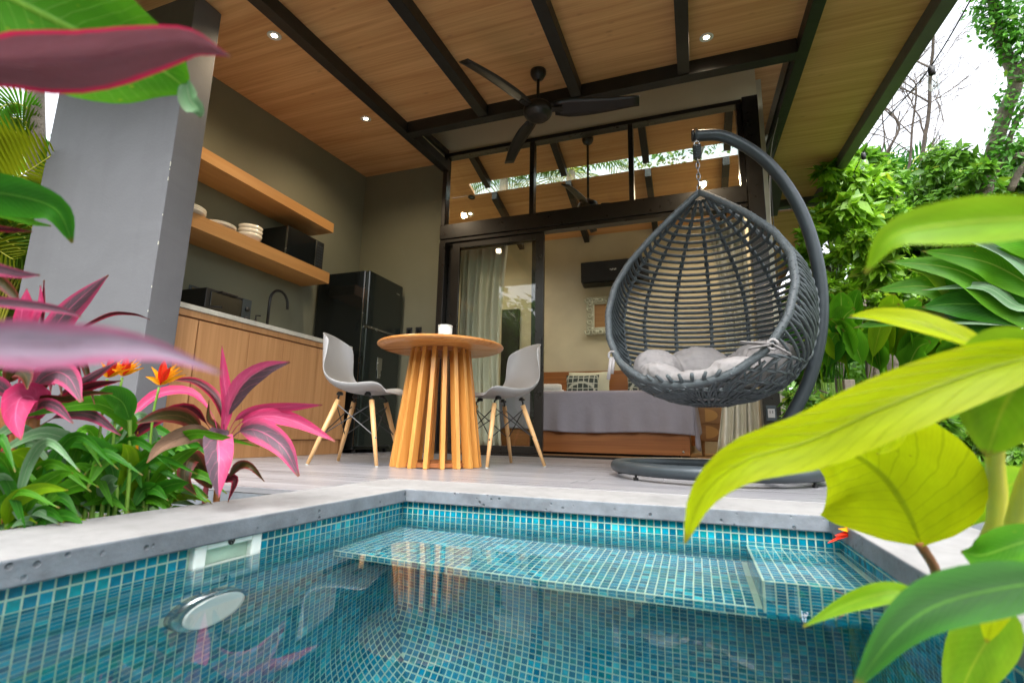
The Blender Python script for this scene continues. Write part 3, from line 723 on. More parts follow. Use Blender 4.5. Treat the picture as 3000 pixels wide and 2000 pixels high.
# toaster oven
to = thing('toaster_oven', (-3.33, 2.7, .954), 'black toaster oven with glass door on the countertop', 'toaster oven')
part('body', MB().box(-3.47, -3.205, 2.50, 2.885, .966, 1.175), M['black'], to, bevel=.004)
part('door_glass', MB().box(-3.2045, -3.197, 2.535, 2.80, .985, 1.155), M['blackgloss'], to, bevel=.002)
part('handle', MB().tube([(-3.2, 2.60, 1.16), (-3.175, 2.60, 1.165), (-3.175, 2.73, 1.165), (-3.2, 2.73, 1.16)], .007, 8), M['black'], to)
part('control_panel', MB().box(-3.2045, -3.198, 2.803, 2.884, .968, 1.173), M['stand'], to)
for z in (1.02, 1.095): part('knob', MB().lathe([(.018, 0), (.016, .016), (0, .017)], (-3.198, 2.845, z), 20, (1, 0, 0)), M['black'], to, smooth=True)
part('foot', MB().box(-3.24, -3.22, 2.52, 2.54, .954, .967).box(-3.24, -3.22, 2.85, 2.87, .954, .967).box(-3.46, -3.44, 2.52, 2.54, .954, .967).box(-3.46, -3.44, 2.85, 2.87, .954, .967), M['black'], to)
# frying pan at the counter's near end
fp = thing('frying_pan', (-3.16, 2.33, .954), 'small black frying pan on countertop near the grey wing wall', 'pan')
part('pan', MB().lathe([(.0, .001), (.085, .001), (.11, .035), (.107, .035), (.083, .005), (0, .005)], (-3.22, 2.36, .954), 32), M['black'], fp, smooth=True)
part('handle', MB().tube([(-3.12, 2.39, .985), (-3.05, 2.42, 1.0), (-2.98, 2.45, 1.0)], .009, 8), M['black'], fp)
# tap
tp = thing('kitchen_tap', (-3.35, 3.2, .954), 'tall black gooseneck tap on the countertop', 'tap')
arc = [(-3.35, 3.2, .954), (-3.35, 3.2, 1.25)]+[(-3.35, 3.2+.1*(1-math.cos(a)), 1.265+.115*math.sin(a)) for a in [i*math.pi*.97/12 for i in range(1, 13)]]+[(-3.35, 3.402, 1.24)]
part('spout', MB().tube(arc, .0115, 12), M['black'], tp, smooth=True)
part('base', MB().lathe([(.026, 0), (.026, .03), (.016, .035)], (-3.35, 3.2, .954), 24), M['black'], tp, smooth=True)
part('lever', MB().tube([(-3.33, 3.2, .99), (-3.28, 3.24, 1.02)], .006, 8), M['black'], tp)
sp = thing('soap_dispenser', (-3.33, 3.06, .954), 'small black soap pump left of the gooseneck tap', 'soap pump')
part('bottle', MB().lathe([(.03, 0), (.032, .08), (.012, .1), (.011, .115)], (-3.33, 3.06, .954), 24), M['black'], sp, smooth=True)
part('pump', MB().tube([(-3.33, 3.06, 1.065), (-3.33, 3.06, 1.105), (-3.30, 3.08, 1.105)], .006, 8), M['black'], sp)
# refrigerator (faces the room, its side towards the pool)
fr = thing('refrigerator', (-3.18, 4.18, 0), 'tall black two door refrigerator in the kitchen corner', 'refrigerator')
part('body', MB().box(-3.47, -2.925, 3.89, 4.48, .03, 1.715), M['blackgloss'], fr, bevel=.006)
part('freezer_door', MB().box(-2.915, -2.87, 3.892, 4.478, 1.178, 1.712), M['fridge'], fr, bevel=.008)
part('fridge_door', MB().box(-2.915, -2.87, 3.892, 4.478, .06, 1.155), M['fridge'], fr, bevel=.008)
part('handle_strip', MB().box(-2.912, -2.866, 3.9, 4.46, 1.157, 1.176), M['steel'], fr)
part('side_trim', MB().box(-2.9245, -2.9155, 3.888, 3.8915, .06, 1.712), M['steel'], fr)
part('badge', MB().box(-2.8695, -2.868, 4.36, 4.42, 1.60, 1.615), M['steel'], fr)
part('foot', MB().box(-2.96, -2.93, 3.92, 3.95, .0, .031).box(-2.96, -2.93, 4.42, 4.45, .0, .031).box(-3.44, -3.41, 3.92, 3.95, 0, .031).box(-3.44, -3.41, 4.42, 4.45, 0, .031), M['black'], fr)
mg = tag(MB().box(-2.869, -2.866, 4.10, 4.18, .78, .90).box(-2.866, -2.862, 4.11, 4.16, .70, .78).build('bottle_opener', M['steel'], bevel=.003), 'small steel bottle opener stuck on the refrigerator door', 'opener')

# ================================================================== TABLE
TX, TY = -1.48, 2.78
tb = thing('round_table', (TX, TY, 0), 'round wooden pedestal table with slanted slat base', 'table')
part('tabletop', MB().lathe([(0, .703), (.355, .703), (.378, .712), (.389, .722), (.389, .729), (.384, .735), (0, .735)], (TX, TY, 0), 72), M['tabletop'], tb)
part('top_ring', MB().lathe([(.10, .68), (.172, .68), (.172, .7025), (.10, .7025)], (TX, TY, 0), 48), M['tabledark'], tb)
part('base_ring', MB().lathe([(.14, .006), (.225, .006), (.225, .03), (.14, .03), (.14, .006)], (TX, TY, 0), 48), M['tabledark'], tb)
NSL = 18
for k in range(NSL):
    a = 2*math.pi*(k+.28)/NSL; d = Vector((math.cos(a), math.sin(a), 0)); s = Vector((-d.y, d.x, 0))*.0125; c = Vector((TX, TY, 0))
    r0, r1, dp = .275, .185, .058
    part('slat', MB().hexa([c+d*(r0-dp)-s, c+d*r0-s, c+d*r0+s, c+d*(r0-dp)+s] and
         [c+d*(r0-dp)-s+Vector((0, 0, .001)), c+d*r0-s+Vector((0, 0, .001)), c+d*r0+s+Vector((0, 0, .001)), c+d*(r0-dp)+s+Vector((0, 0, .001)),
          c+d*(r1-dp)-s+Vector((0, 0, .7025)), c+d*r1-s+Vector((0, 0, .7025)), c+d*r1+s+Vector((0, 0, .7025)), c+d*(r1-dp)+s+Vector((0, 0, .7025))]), M['table'], tb, bevel=.002)
cu = thing('candle_cup', (-1.405, 2.68, .735), 'small frosted white cup on the round table', 'cup')
part('cup', MB().lathe([(.036, 0), (.041, .003), (.043, .10), (.040, .10), (.037, .07), (0, .068)], (-1.405, 2.68, .735), 36), M['mug'], cu, smooth=True)
part('rim', MB().lathe([(.0435, .093), (.0438, .101), (.0398, .101), (.0395, .094)], (-1.405, 2.68, .735), 36), M['white_plastic'], cu, smooth=True)

# ================================================================== MOULDED CHAIRS
def chair(cx, cy, ang, lab):
    t = thing('dining_chair', (cx, cy, 0), lab, 'chair', 'moulded chairs at the round table')
    ca, sa = math.cos(ang), math.sin(ang)
    W = lambda f, s, z: Vector((cx+f*ca-s*sa, cy+f*sa+s*ca, z))        # forward, side, up
    pr = catmull([(-.245, 0, .815), (-.232, 0, .72), (-.205, 0, .60), (-.165, 0, .505), (-.09, 0, .445), (.02, 0, .428), (.12, 0, .436), (.20, 0, .442), (.245, 0, .425)], 22)
    hw = catmull([(.150, 0, 0), (.185, 0, 0), (.208, 0, 0), (.222, 0, 0), (.232, 0, 0), (.236, 0, 0), (.232, 0, 0), (.222, 0, 0), (.195, 0, 0)], 22)
    P = []
    for i, p in enumerate(pr):
        u = i/21; row = []
        back = smooth01((.45-u)/.35); dip = smooth01(u/.3)*smooth01((1.02-u)/.25)
        for j in range(13):
            v = -1+j/6; e = abs(v)**2.6
            s = hw[i].x*math.sin(v*math.pi/2*.98) if i > 0 else hw[i].x*v
            up = .052*e*dip*(1-back*.4); fwd = .075*e*back*smooth01(u/.12+.35)
            top = -.022*abs(v)**3*smooth01((.12-u)/.12); front = -.02*abs(v)**3*smooth01((u-.88)/.12)
            row.append(W(p.x+fwd+front, s, p.z+up+top))
        P.append(row)
    part('shell', MB().grid(P), M['shell'], t, smooth=True, solid=.0065, sub=1)
    feet = []; tops = []
    for f, s in ((.19, .20), (.19, -.20), (-.20, .19), (-.20, -.19)):
        a, b = W(f*.55+.01, s*.62, .385), W(f*1.08, s*1.08, .004); feet.append(b); tops.append(a)
        part('leg', MB().tube([b, b+(a-b)*.5, a], [.0105, .0145, .0155], 12), M['beech'], t, smooth=True)
        part('foot_glide', MB().lathe([(.009, 0), (.0105, .0045)], (b.x, b.y, 0), 12), M['white_plastic'], t)
        part('bolt', MB().lathe([(.006, 0), (.006, .004), (0, .004)], b+(a-b)*.42+Vector((0, 0, 0))+(W(f, s, 0)-W(0, 0, 0)).normalized()*.0135, 10, (W(f, s, 0)-W(0, 0, 0))), M['steel'], t)
        k = W(f*.46, s*.62, .424)
        part('bracket', MB().tube([a-Vector((0, 0, .02)), a+Vector((0, 0, .018)), k+Vector((0, 0, -.006))], .006, 8), M['black'], t)
        part('rubber_mount', MB().lathe([(.02, 0), (.02, .012), (.012, .022)], (k.x, k.y, k.z-.012), 14), M['black'], t)
    for i, j in ((0, 1), (0, 2), (1, 3), (2, 3)):
        for (m_, n_) in ((i, j), (j, i)):
            hi = tops[m_]-(tops[m_]-feet[m_])*.06; lo = tops[n_]-(tops[n_]-feet[n_])*.56
            part('brace_wire', MB().tube([hi, lo], .0035, 6), M['black'], t)
chair(-1.985, 2.70, rad(14), 'pale grey moulded chair left of the round table')
chair(-1.21, 3.13, rad(231), 'pale grey moulded chair right of the round table')

# ================================================================== PORCH AND BEDROOM FANS
def fan(lab, x, y, zc, zm, R, angs, bw):
    t = thing('ceiling_fan', (x, y, zc), lab, 'ceiling fan', 'black ceiling fans')
    part('canopy', MB().lathe([(.0, .004), (.062, .0), (.062, -.025), (.045, -.06), (.02, -.075), (.016, -.08)], (x, y, zc), 32), M['black'], t, smooth=True)
    part('downrod', MB().tube([(x, y, zc-.07), (x, y, zm+.05)], .0125, 12), M['black'], t, smooth=True)
    part('motor', MB().lathe([(.02, .10), (.03, .075), (.05, .06), (.10, .045), (.112, .02), (.112, -.015), (.1, -.035), (.085, -.04), (.082, -.052), (.06, -.058), (0, -.062)], (x, y, zm), 40), M['black'], t, smooth=True)
    for a in angs:
        d = Vector((math.cos(a), math.sin(a), 0)); s = Vector((-d.y, d.x, 0)); c = Vector((x, y, zm)); P = []
        for i in range(13):
            u = i/12; r = .13+u*(R-.13); wv = bw*(.72+.28*smooth01(u/.15))*(1-.42*smooth01((u-.2)/.9)); tw = rad(-26+10*u)
            off = bw*.12*math.sin(u*math.pi); row = []
            for j in range(5):
                q = (j/4-.5)*wv+off; row.append(c+d*r+s*(q*math.cos(tw))+Vector((0, 0, q*math.sin(tw)+.01-.03*u*u)))
            P.append(row)
        part('blade', MB().grid(P), M['black'], t, smooth=True, solid=.009)
        part('blade_arm', MB().bar(c+d*.09, c+d*.19, .05, .012), M['black'], t)
fan('black three blade ceiling fan hanging over the terrace', -1.055, 3.385, CZ(3.385), 2.665, .765, (rad(-113.5), rad(6), rad(127)), .15)
fan('black ceiling fan inside the bedroom seen through glass', -.99, 5.03, HZ(5.03), 2.60, .62, (rad(20), rad(95), rad(260)), .13)

# ================================================================== BEDROOM FURNITURE
bed = thing('bed', (-1.0, 5.9, 0), 'low wooden platform bed with teak headboard', 'bed')
part('footboard', MB().box(-1.98, -.062, 4.975, 5.01, .035, .30), M['teak'], bed, bevel=.003)
part('side_rail', MB().box(-.10, -.064, 5.011, 6.7, .035, .30), M['teak'], bed, bevel=.003)
part('plinth', MB().box(-1.9, -.15, 5.1, 6.7, .012, .034), M['black'], bed)
part('mattress', MB().box(-1.95, -.10, 5.02, 6.64, .31, .62), M['sheet'], bed, bevel=.03)
part('headboard', MB().box(-2.15, -.02, 6.66, 6.72, .1, 1.045), M['teak'], bed, bevel=.004)
part('screw', MB().lathe([(.012, 0), (.01, .006), (0, .007)], (-.12, 4.975, .07), 14, (0, -1, 0)), M['steel'], bed)
def blanket():
    P = []; n = 60
    path = [(6.1, .628), (5.6, .632), (5.15, .636), (5.02, .638), (4.975, .625), (4.962, .59), (4.958, .5), (4.956, .4), (4.955, .32), (4.952, .25)]
    pts = catmull([(0, a, b) for a, b in path], 34)
    for i, p in enumerate(pts):
        row = []
        for j in range(n+1):
            u = j/n; x = -2.0+u*1.985; y, z = p.y, p.z; hang = smooth01((.60-z)/.3)
            y -= hang*(.012+.012*math.sin(u*38)+.010*math.sin(u*71+1)); z += hang*.012*math.sin(u*9+.6)-hang*.03*u
            edge = smooth01((u-.93)/.07); x -= edge*0
            row.append((x, y, z))
        P.append(row)
    # corner drop on the right side
    return P
bk = thing('blanket', (-1.0, 4.96, .3), 'lilac grey cotton blanket draped over the foot of the bed', 'blanket')
part('spread', MB().grid(blanket()), M['blanket'], bk, smooth=True, solid=.006)
P = []
for i in range(16):
    v = i/15; row = []
    for j in range(14):
        u = j/13; fold = math.sin(u*9.5)*.03*v
        x = -.012+.03*v*math.sin(u*3)+fold*.9+.02*u; y = 4.958+u*.75*(1-.6*v)+.02*math.cos(u*9.5)*v; z = .634-v*(.58-.25*abs(u-.12)**.7)
        row.append((x, y, z))
    P.append(row)
part('corner_drape', MB().grid(P), M['blanket'], bk, smooth=True, solid=.006)
def pillow(lab, c, w, h, d, mat, tilt=rad(12), cat='pillow', name='pillow', rz=0):
    P1 = []; n = 14
    for side in (1, -1):
        P = []
        for i in range(n+1):
            row = []
            for j in range(n+1):
                u, v = -1+2*i/n, -1+2*j/n
                b = (max(0, 1-u*u)**.45)*(max(0, 1-v*v)**.45); sx = 1-.06*(1-v*v)*0-.05*(1-abs(v))*abs(u)**4
                pu = u*(1-.07*(1-abs(v)**1.5)*abs(u)**3); pv = v*(1-.07*(1-abs(u)**1.5)*abs(v)**3)
                q = Vector((pu*w/2, side*b*d/2, pv*h/2)); q.rotate(Matrix.Rotation(-tilt, 3, 'X')); q.rotate(Matrix.Rotation(rz, 3, 'Z')); row.append(Vector(c)+q)
            P.append(row)
        P1.append(P)
    mb = MB().grid(P1[0]).grid(P1[1])
    o = mb.build(name, mat, None, True); tag(o, lab, cat, 'pillows on the bed')
pillow('cream pillow standing behind the left patterned pillow', (-1.27, 6.42, .83), .55, .37, .15, M['pillow'])
pillow('dark star patterned pillow on the left half of the bed', (-1.32, 6.22, .79), .42, .33, .13, M['pattern'], rad(16))
pillow('cream pillow standing behind the right patterned pillow', (-.52, 6.42, .83), .55, .37, .15, M['pillow'])
pillow('dark star patterned pillow seen beneath the egg chair rim', (-.56, 6.22, .79), .42, .33, .13, M['pattern'], rad(16))
for i, (lab, z, dx) in enumerate((('lower rolled pale blue towel at the left edge of bed', .635, 0), ('upper rolled pale blue towel at the left edge of bed', .70, -.03))):
    t = thing('rolled_towel', (-1.62, 5.72, z), lab, 'towel', 'rolled towels on the bed')
    part('roll', MB().lathe([(0, -.21), (.03, -.212), (.042, -.2), (.044, 0), (.042, .2), (.03, .212), (0, .21)], (-1.64+dx, 5.72, z+.042), 24, (1, .1, 0)), M['sheet'], t, smooth=True)
    part('fold', MB().tube([(-1.82+dx, 5.685, z+.07), (-1.46+dx, 5.72, z+.072)], .014, 8), M['sheet'], t, smooth=True)
# nightstand with cane drawers
ns = thing('nightstand', (.22, 5.75, 0), 'wooden nightstand with two cane front drawers beside the bed', 'nightstand')
part('case', MB().box(.02, .42, 5.61, 6.0, .165, .52), M['oak2'], ns, bevel=.004)
for z in (.175, .345):
    dr = part('drawer', MB().box(.035, .405, 5.595, 5.609, z, z+.162), M['oak2'], ns, bevel=.003)
    P = [(.09, 5.5935, z+.018)]+[(.09+.12*math.sin(a), 5.5935, z+.083-.065*math.cos(a)) for a in [i*math.pi/14 for i in range(15)]]
    part('cane_panel', MB().add(P, [tuple(range(len(P)))]), M['cane'], dr)
for x in (.06, .38):
    for y in (5.65, 5.96): part('leg', MB().tube([(x, y, .012), (x, y, .166)], [.012, .018], 12), M['oak2'], ns)
# air conditioner, carved mirror
ac = thing('air_conditioner', (-.95, 6.7, 2.2), 'black wall mounted air conditioner above the carved frame', 'air conditioner')
part('body', MB().hexa([(-1.40, 6.56, 2.25), (-.50, 6.56, 2.25), (-.50, 6.749, 2.22), (-1.40, 6.749, 2.22), (-1.40, 6.545, 2.53), (-.50, 6.545, 2.53), (-.50, 6.749, 2.53), (-1.40, 6.749, 2.53)]), M['black'], ac, bevel=.012)
part('louvre', MB().hexa([(-1.37, 6.555, 2.225), (-.53, 6.555, 2.225), (-.53, 6.70, 2.205), (-1.37, 6.70, 2.205), (-1.37, 6.553, 2.247), (-.53, 6.553, 2.247), (-.53, 6.70, 2.218), (-1.37, 6.70, 2.218)]), M['blackgloss'], ac, bevel=.003)
lt = MB()
for i in range(5):
    x = -1.0+i*.017; lt.box(x, x+.003, 6.5435, 6.5455, 2.385, 2.405)
    if i % 2 == 0: lt.box(x+.003, x+.011, 6.5435, 6.5455, 2.401, 2.405)
    else: lt.box(x+.003, x+.011, 6.5435, 6.5455, 2.385, 2.389)
    if i in (1, 3, 4): lt.box(x+.011, x+.014, 6.5435, 6.5455, 2.385, 2.405)
part('lettering', lt, M['white_plastic'], ac)
mr = thing('carved_mirror', (-1.08, 6.74, 1.81), 'whitewashed carved frame with small mirror on bedroom wall', 'mirror')
part('frame', MB().box(-1.36, -1.25, 6.715, 6.748, 1.54, 2.08).box(-.90, -.79, 6.715, 6.748, 1.54, 2.08).box(-1.249, -.901, 6.715, 6.748, 1.97, 2.08).box(-1.249, -.901, 6.715, 6.748, 1.54, 1.65), M['pillow'], mr, bevel=.008)
part('painted_mirror', MB().box(-1.25, -.90, 6.733, 6.74, 1.65, 1.97), M['oak2'], mr)  # wood tone painted in for the room the mirror reflects
ring = []
for i in range(7): ring += [(-1.34+i*.0867, 1.585, i), (-1.34+i*.0867, 2.03, i)]
for i in range(1, 6): ring += [(-1.31, 1.54+i*.09, i), (-.84, 1.54+i*.09, i)]
for (x, z, i) in ring:
    sg = 1 if i % 2 else -1
    part('scroll', MB().tube([(x+sg*(.012+.03*q/9)*math.cos(q*.75), 6.708-.004, z+(.012+.03*q/9)*math.sin(q*.75)) for q in range(10)], [.006+.008*q/9 for q in range(10)], 6), M['pillow'], mr, smooth=True)
# curtains
def curtain(lab, x0, x1, y, z0, z1, nf, amp, gather=0, side=1):
    P = []; n = nf*8
    for i in range(15):
        v = i/14; row = []
        for j in range(n+1):
            u = j/n; pinch = 1-gather*math.sin(v*math.pi)**1.0
            xx = (x0+(x1-x0)*u*pinch) if side > 0 else (x1-(x1-x0)*(1-u)*pinch)
            row.append((xx+.012*math.sin(u*nf*3+v*4), y+amp*math.sin(u*nf*2*math.pi+.5*math.sin(v*5))*(1+.25*v), z1+(z0-z1)*v+.01*math.sin(u*17)*v))
        P.append(row)
    o = MB().grid(P).build('curtain', M['curtain'], None, True, solid=.002); tag(o, lab, 'curtain', 'cream curtains inside the bedroom door')
curtain('long cream curtain behind the closed glass door panel', -2.37, -1.82, 4.80, .03, 2.20, 7, .028, .10)
curtain('cream curtain gathered beside the right hand door post', .16, .50, 4.82, .03, 2.20, 6, .03, .3, -1)

# ================================================================== HANGING EGG CHAIR
EX, EY, EB, ET = .07, 2.80, .35, 1.53
_T = [0, .04, .1, .2, .32, .45, .58, .7, .82, .92, 1]; _R = [0, .46, .72, .90, .985, 1, .94, .78, .52, .26, .03]
_zz = np.linspace(0, 1, 401); _rr = np.interp(_zz, _T, _R); _k = np.hanning(31); _k /= _k.sum()
_rs = np.convolve(np.pad(_rr, 15, mode='edge'), _k, 'valid'); _rs[:4] = _rr[:4]; _rs[-6:] = _rr[-6:]
def er(z): return .51*float(np.interp((z-EB)/(ET-EB), _zz, _rs))
EA = rad(21); EN = Vector((-math.sin(EA), -math.cos(EA), 0)); EL = Vector((-math.cos(EA), math.sin(EA), 0)); EK = .30
def ep(th, z, r=None):      # th measured from the opening direction, positive to the left
    q = er(z) if r is None else r
    return Vector((EX, EY, z)) + EN*(q*math.cos(th)) + EL*(q*math.sin(th))
def th_rim(z):              # opening half angle at this height
    r = max(er(z), 1e-4); c = (ET-z)*EK/r
    return math.acos(max(-1, min(1, c)))
# stand
stn = thing('chair_stand', (EX, EY, 0), 'grey steel stand with ring base and curved pole', 'stand')
rg = []
for i in range(56):
    a = 2*math.pi*i/56; rg.append((EX+.475*math.cos(a), EY+.475*math.sin(a), .052))
part('base_ring', MB().tube(rg, .03, 14, closed=True), M['stand'], stn, smooth=True)
pole = catmull([(EX-.01, EY, 1.885), (EX+.16, EY+.03, 1.86), (EX+.36, EY+.07, 1.69), (EX+.50, EY+.10, 1.42), (EX+.565, EY+.12, 1.10), (EX+.56, EY+.13, .80), (EX+.49, EY+.14, .52), (EX+.38, EY+.15, .30), (EX+.28, EY+.16, .14), (EX+.24, EY+.165, .056)], 60)
part('pole', MB().tube(pole, .032, 16), M['stand'], stn, smooth=True)
for a in (-.62, .62): 
    e = Vector((EX+.475*math.cos(a), EY+.475*math.sin(a), .052)); part('brace', MB().tube([Vector((EX+.30, EY+.158, .175)), e], .016, 10), M['stand'], stn, smooth=True)
part('cross_tube', MB().tube([Vector((EX+.24, EY-.41, .052)), Vector((EX+.24, EY+.41, .052))], .022, 12), M['stand'], stn, smooth=True)
part('end_cap', MB().lathe([(.034, 0), (.034, .012), (.02, .016), (0, .016)], (EX-.012, EY, 1.886), 20, (-1, 0, .05)), M['black'], stn, smooth=True)
for i in range(7):
    a = 2*math.pi*(i+.35)/7; part('foot', MB().lathe([(.012, 0), (.012, .012), (.006, .012), (.006, .026)], (EX+.475*math.cos(a), EY+.475*math.sin(a), .0), 12), M['black'], stn)
part('eye_bolt', MB().tube([(EX+.014*math.cos(a), EY, 1.835+.014*math.sin(a)) for a in [i*.5236 for i in range(12)]], .004, 6, closed=True).tube([(EX, EY, 1.85), (EX, EY, 1.93)], .006, 8), M['steel'], stn, smooth=True)
# chain and spring
ch = thing('hanging_chain', (EX, EY, 1.53), 'steel spring and chain holding up the egg chair', 'chain')
part('spring', MB().tube([(EX+.02*math.cos(i*.6), EY+.02*math.sin(i*.6), 1.825-i*.0010) for i in range(84)], .0042, 6), M['stand'], ch, smooth=True)
zc = 1.735
for k in range(6):
    o = []; v = k % 2
    for i in range(14):
        a = 2*math.pi*i/14; q = .0095*math.cos(a); hz = .022*math.sin(a)
        o.append((EX+(q if v else 0), EY+(0 if v else q), zc-hz-k*.034))
    part('link', MB().tube(o, .0038, 6, closed=True), M['chain'], ch, smooth=True)
# basket
egg = thing('egg_chair_basket', (EX, EY, EB), 'grey woven egg shaped hanging chair basket', 'hanging chair')
zs = np.linspace(ET-.004, EB+.12, 120); zbot = None; rimL = []
for z in zs:
    if er(z) < (ET-z)*EK: zbot = z; break
    rimL.append(z)
zbot = zbot or EB+.12
Lp = [ep(th_rim(z), z) for z in rimL]; Rp = [ep(-th_rim(z), z) for z in rimL]
mid = ep(0, rimL[-1]-.012, (ET-rimL[-1]+.012)*EK)
n_s = 8; a0, b0 = Lp[-1], Rp[-1]
arc = [a0.lerp(b0, i/n_s)+Vector((0, 0, -.05*math.sin(math.pi*i/n_s)*0.6))+EN*(.012*math.sin(math.pi*i/n_s)) for i in range(1, n_s)]
rim = [Vector((EX, EY, ET+.012))]+Lp+arc+Rp[::-1]
rimc = []
for i in range(len(rim)):
    rimc.append(rim[i])
part('rim', MB().tube(catmull(rimc+[rimc[0]], 220), .0185, 10), M['rattan'], egg, smooth=True)
wr = MB(); cc = catmull(rimc+[rimc[0]], 420)
hel = []
for i, p in enumerate(cc):
    t = (cc[min(i+1, 419)]-cc[max(i-1, 0)]).normalized(); a = t.cross(Vector((0, 0, 1)));
    a = a.normalized() if a.length > 1e-6 else Vector((1, 0, 0)); b = t.cross(a); f = i*1.35
    hel.append(p+(a*math.cos(f)+b*math.sin(f))*.0178)
part('rim_wrap', MB().tube(hel, .0042, 5), M['rattan'], egg, smooth=True)
def twist(path, r=.0075, amp=.0065, f=1.1):
    mb = MB()
    for ph in (0, math.pi):
        o = []
        for i, p in enumerate(path):
            t = (path[min(i+1, len(path)-1)]-path[max(i-1, 0)]).normalized(); a = t.cross(Vector((.3, .2, 1))).normalized(); b = t.cross(a)
            o.append(p+(a*math.cos(i*f+ph)+b*math.sin(i*f+ph))*amp)
        mb.tube(o, r, 5)
    return mb
RIB = [rad(a) for a in (-122, -100, -148, -172, 164, 140, 116, 95)]
RIB = sorted([a % (2*math.pi) for a in RIB])           # from left side round the back to the right side
for a in RIB:
    path = []
    for z in np.linspace(ET-.02, EB+.015, 70):
        th = a if a <= math.pi else a-2*math.pi
        lim = th_rim(z)
        if abs(th) < lim+.02: th = math.copysign(lim+.02, th)
        path.append(ep(th, z))
    part('rib', twist(path), M['rattan'], egg, smooth=True)
# strands: from the rim down to the first rib, round the back, up to the rim again
zlist = list(np.linspace(1.43, .60, 28))
for k, z in enumerate(zlist):
    drop = .02+.11*smooth01((1.30-z)/.6)
    path = []
    zt_ = min(z+drop, ET-.06); 
    a1 = th_rim(zt_); seq = []
    for i in range(8):
        u = i/7; zz_ = zt_+(z-zt_)*u; seq.append((a1+(RIB[0]-a1)*u, zz_))
    for i in range(1, 34): seq.append((RIB[0]+(RIB[-1]-RIB[0])*i/33, z))
    b1 = 2*math.pi-th_rim(zt_)
    for i in range(1, 9):
        u = i/8; zz_ = z+(zt_-z)*u; seq.append((RIB[-1]+(b1-RIB[-1])*u, zz_))
    wob = [ep(th, zz_, er(zz_)-.004*abs(math.sin(i*1.3))) for i, (th, zz_) in enumerate(seq)]
    part('strand', MB().tube(wob, .0100, 6), M['rattan'], egg, smooth=True)
# steep side strands between rim and side ribs, lower down
for side in (1, -1):
    for k in range(13):
        z0 = .98-k*.038; z1 = z0-.17-.004*k
        if z1 < EB+.05: break
        a0 = th_rim(z0)+.01; a1 = (RIB[0] if side > 0 else 2*math.pi-RIB[-1])-.05
        seq = [ep(side*(a0+(a1-a0)*(i/9)), z0+(z1-z0)*(i/9)) for i in range(10)]
        part('strand', MB().tube(seq, .0072, 6), M['rattan'], egg, smooth=True)
# lower bowl: rings and crossed diagonals
for z in (.56, .50, .455, .42, .392, .372):
    seq = []; lim = 0 if z < zbot-.005 else th_rim(z)
    for i in range(57):
        th = lim+(2*math.pi-2*lim)*i/56; seq.append(ep(th, z))
    part('ring', twist(seq, .006, .005, 1.2), M['rattan'], egg, smooth=True)
for k in range(30):
    for sg in (1, -1):
        a = 2*math.pi*k/30; seq = []
        for i in range(9):
            z = .555-(.555-.362)*i/8; th = a+sg*.34*i/8; d = abs((th+math.pi) % (2*math.pi)-math.pi)
            if z > zbot and d < th_rim(z): continue
            seq.append(ep(th, z))
        if len(seq) > 2: part('strand', MB().tube(seq, .0065, 5), M['rattan'], egg, smooth=True)
# front fan of knots under the rim
for k in range(15):
    u = (k-7)/7; p0 = ep(u*1.0, max(zbot, .47) if abs(u) < .4 else .47+.05*(abs(u)-.4)); p1 = ep(u*.62, .40)
    z0 = .485+.07*u*u; lim = th_rim(z0) if z0 > zbot else 0
    th0 = u*1.1; 
    seq = [ep(th0+(u*.7-th0)*i/6, z0+(.392-z0)*i/6) for i in range(7)]
    part('strand', MB().tube(seq, [.008, .010, .009, .008, .007, .007, .006], 6), M['rattan'], egg, smooth=True)
# cushion: a tufted pad lying in the bowl
cs = thing('seat_cushion', (EX, EY, .42), 'tufted grey linen cushion lying inside the egg chair', 'cushion')
pd = MB()
def blob(c, r, ax1, nrm_):
    c, n3, a3 = Vector(c), Vector(nrm_).normalized(), Vector(ax1); a3 = (a3-n3*a3.dot(n3)).normalized(); b3 = n3.cross(a3); P = []
    for i in range(13):
        f = -math.pi/2+math.pi*i/12; row = []
        for j in range(20):
            g_ = 2*math.pi*j/20; row.append(c+a3*(r[0]*math.cos(f)*math.cos(g_))+b3*(r[1]*math.cos(f)*math.sin(g_))+n3*(r[2]*math.sin(f)))
        P.append(row+[row[0]])
    pd.grid(P)
def in_bowl(th, z, off): 
    p = ep(th, z, max(.02, er(z)-off)); nrm_ = (Vector((EX, EY, .95))-p).normalized(); return p, nrm_
for (thd, z, off, r) in ((152, .60, .13, (.19, .15, .11)), (-152, .60, .13, (.19, .15, .11)), (98, .57, .15, (.165, .13, .11)), (-100, .57, .16, (.155, .13, .105)),
                         (48, .49, .15, (.15, .13, .075)), (-50, .49, .16, (.145, .13, .075)), (180, .47, .24, (.13, .10, .075)), (0, .455, .17, (.2, .12, .055)), (120, .45, .25, (.12, .1, .06)), (-120, .45, .25, (.12, .1, .06))):
    p, nv = in_bowl(rad(thd), z, off); tang = EN*(-math.sin(rad(thd)))+EL*math.cos(rad(thd)); blob(p, r, tang, nv)
pad = part('pad', pd, M['cushion'], cs, smooth=True)
q = pad.modifiers.new('join', 'REMESH'); q.mode = 'VOXEL'; q.voxel_size = .010; q.use_smooth_shade = True
q = pad.modifiers.new('soft', 'SMOOTH'); q.factor = .5; q.iterations = 4
tx = bpy.data.textures.new('creases', 'CLOUDS'); tx.noise_scale = .055; tx.noise_depth = 3
q = pad.modifiers.new('crease', 'DISPLACE'); q.texture = tx; q.strength = .028; q.mid_level = .5; q.texture_coords = 'GLOBAL'
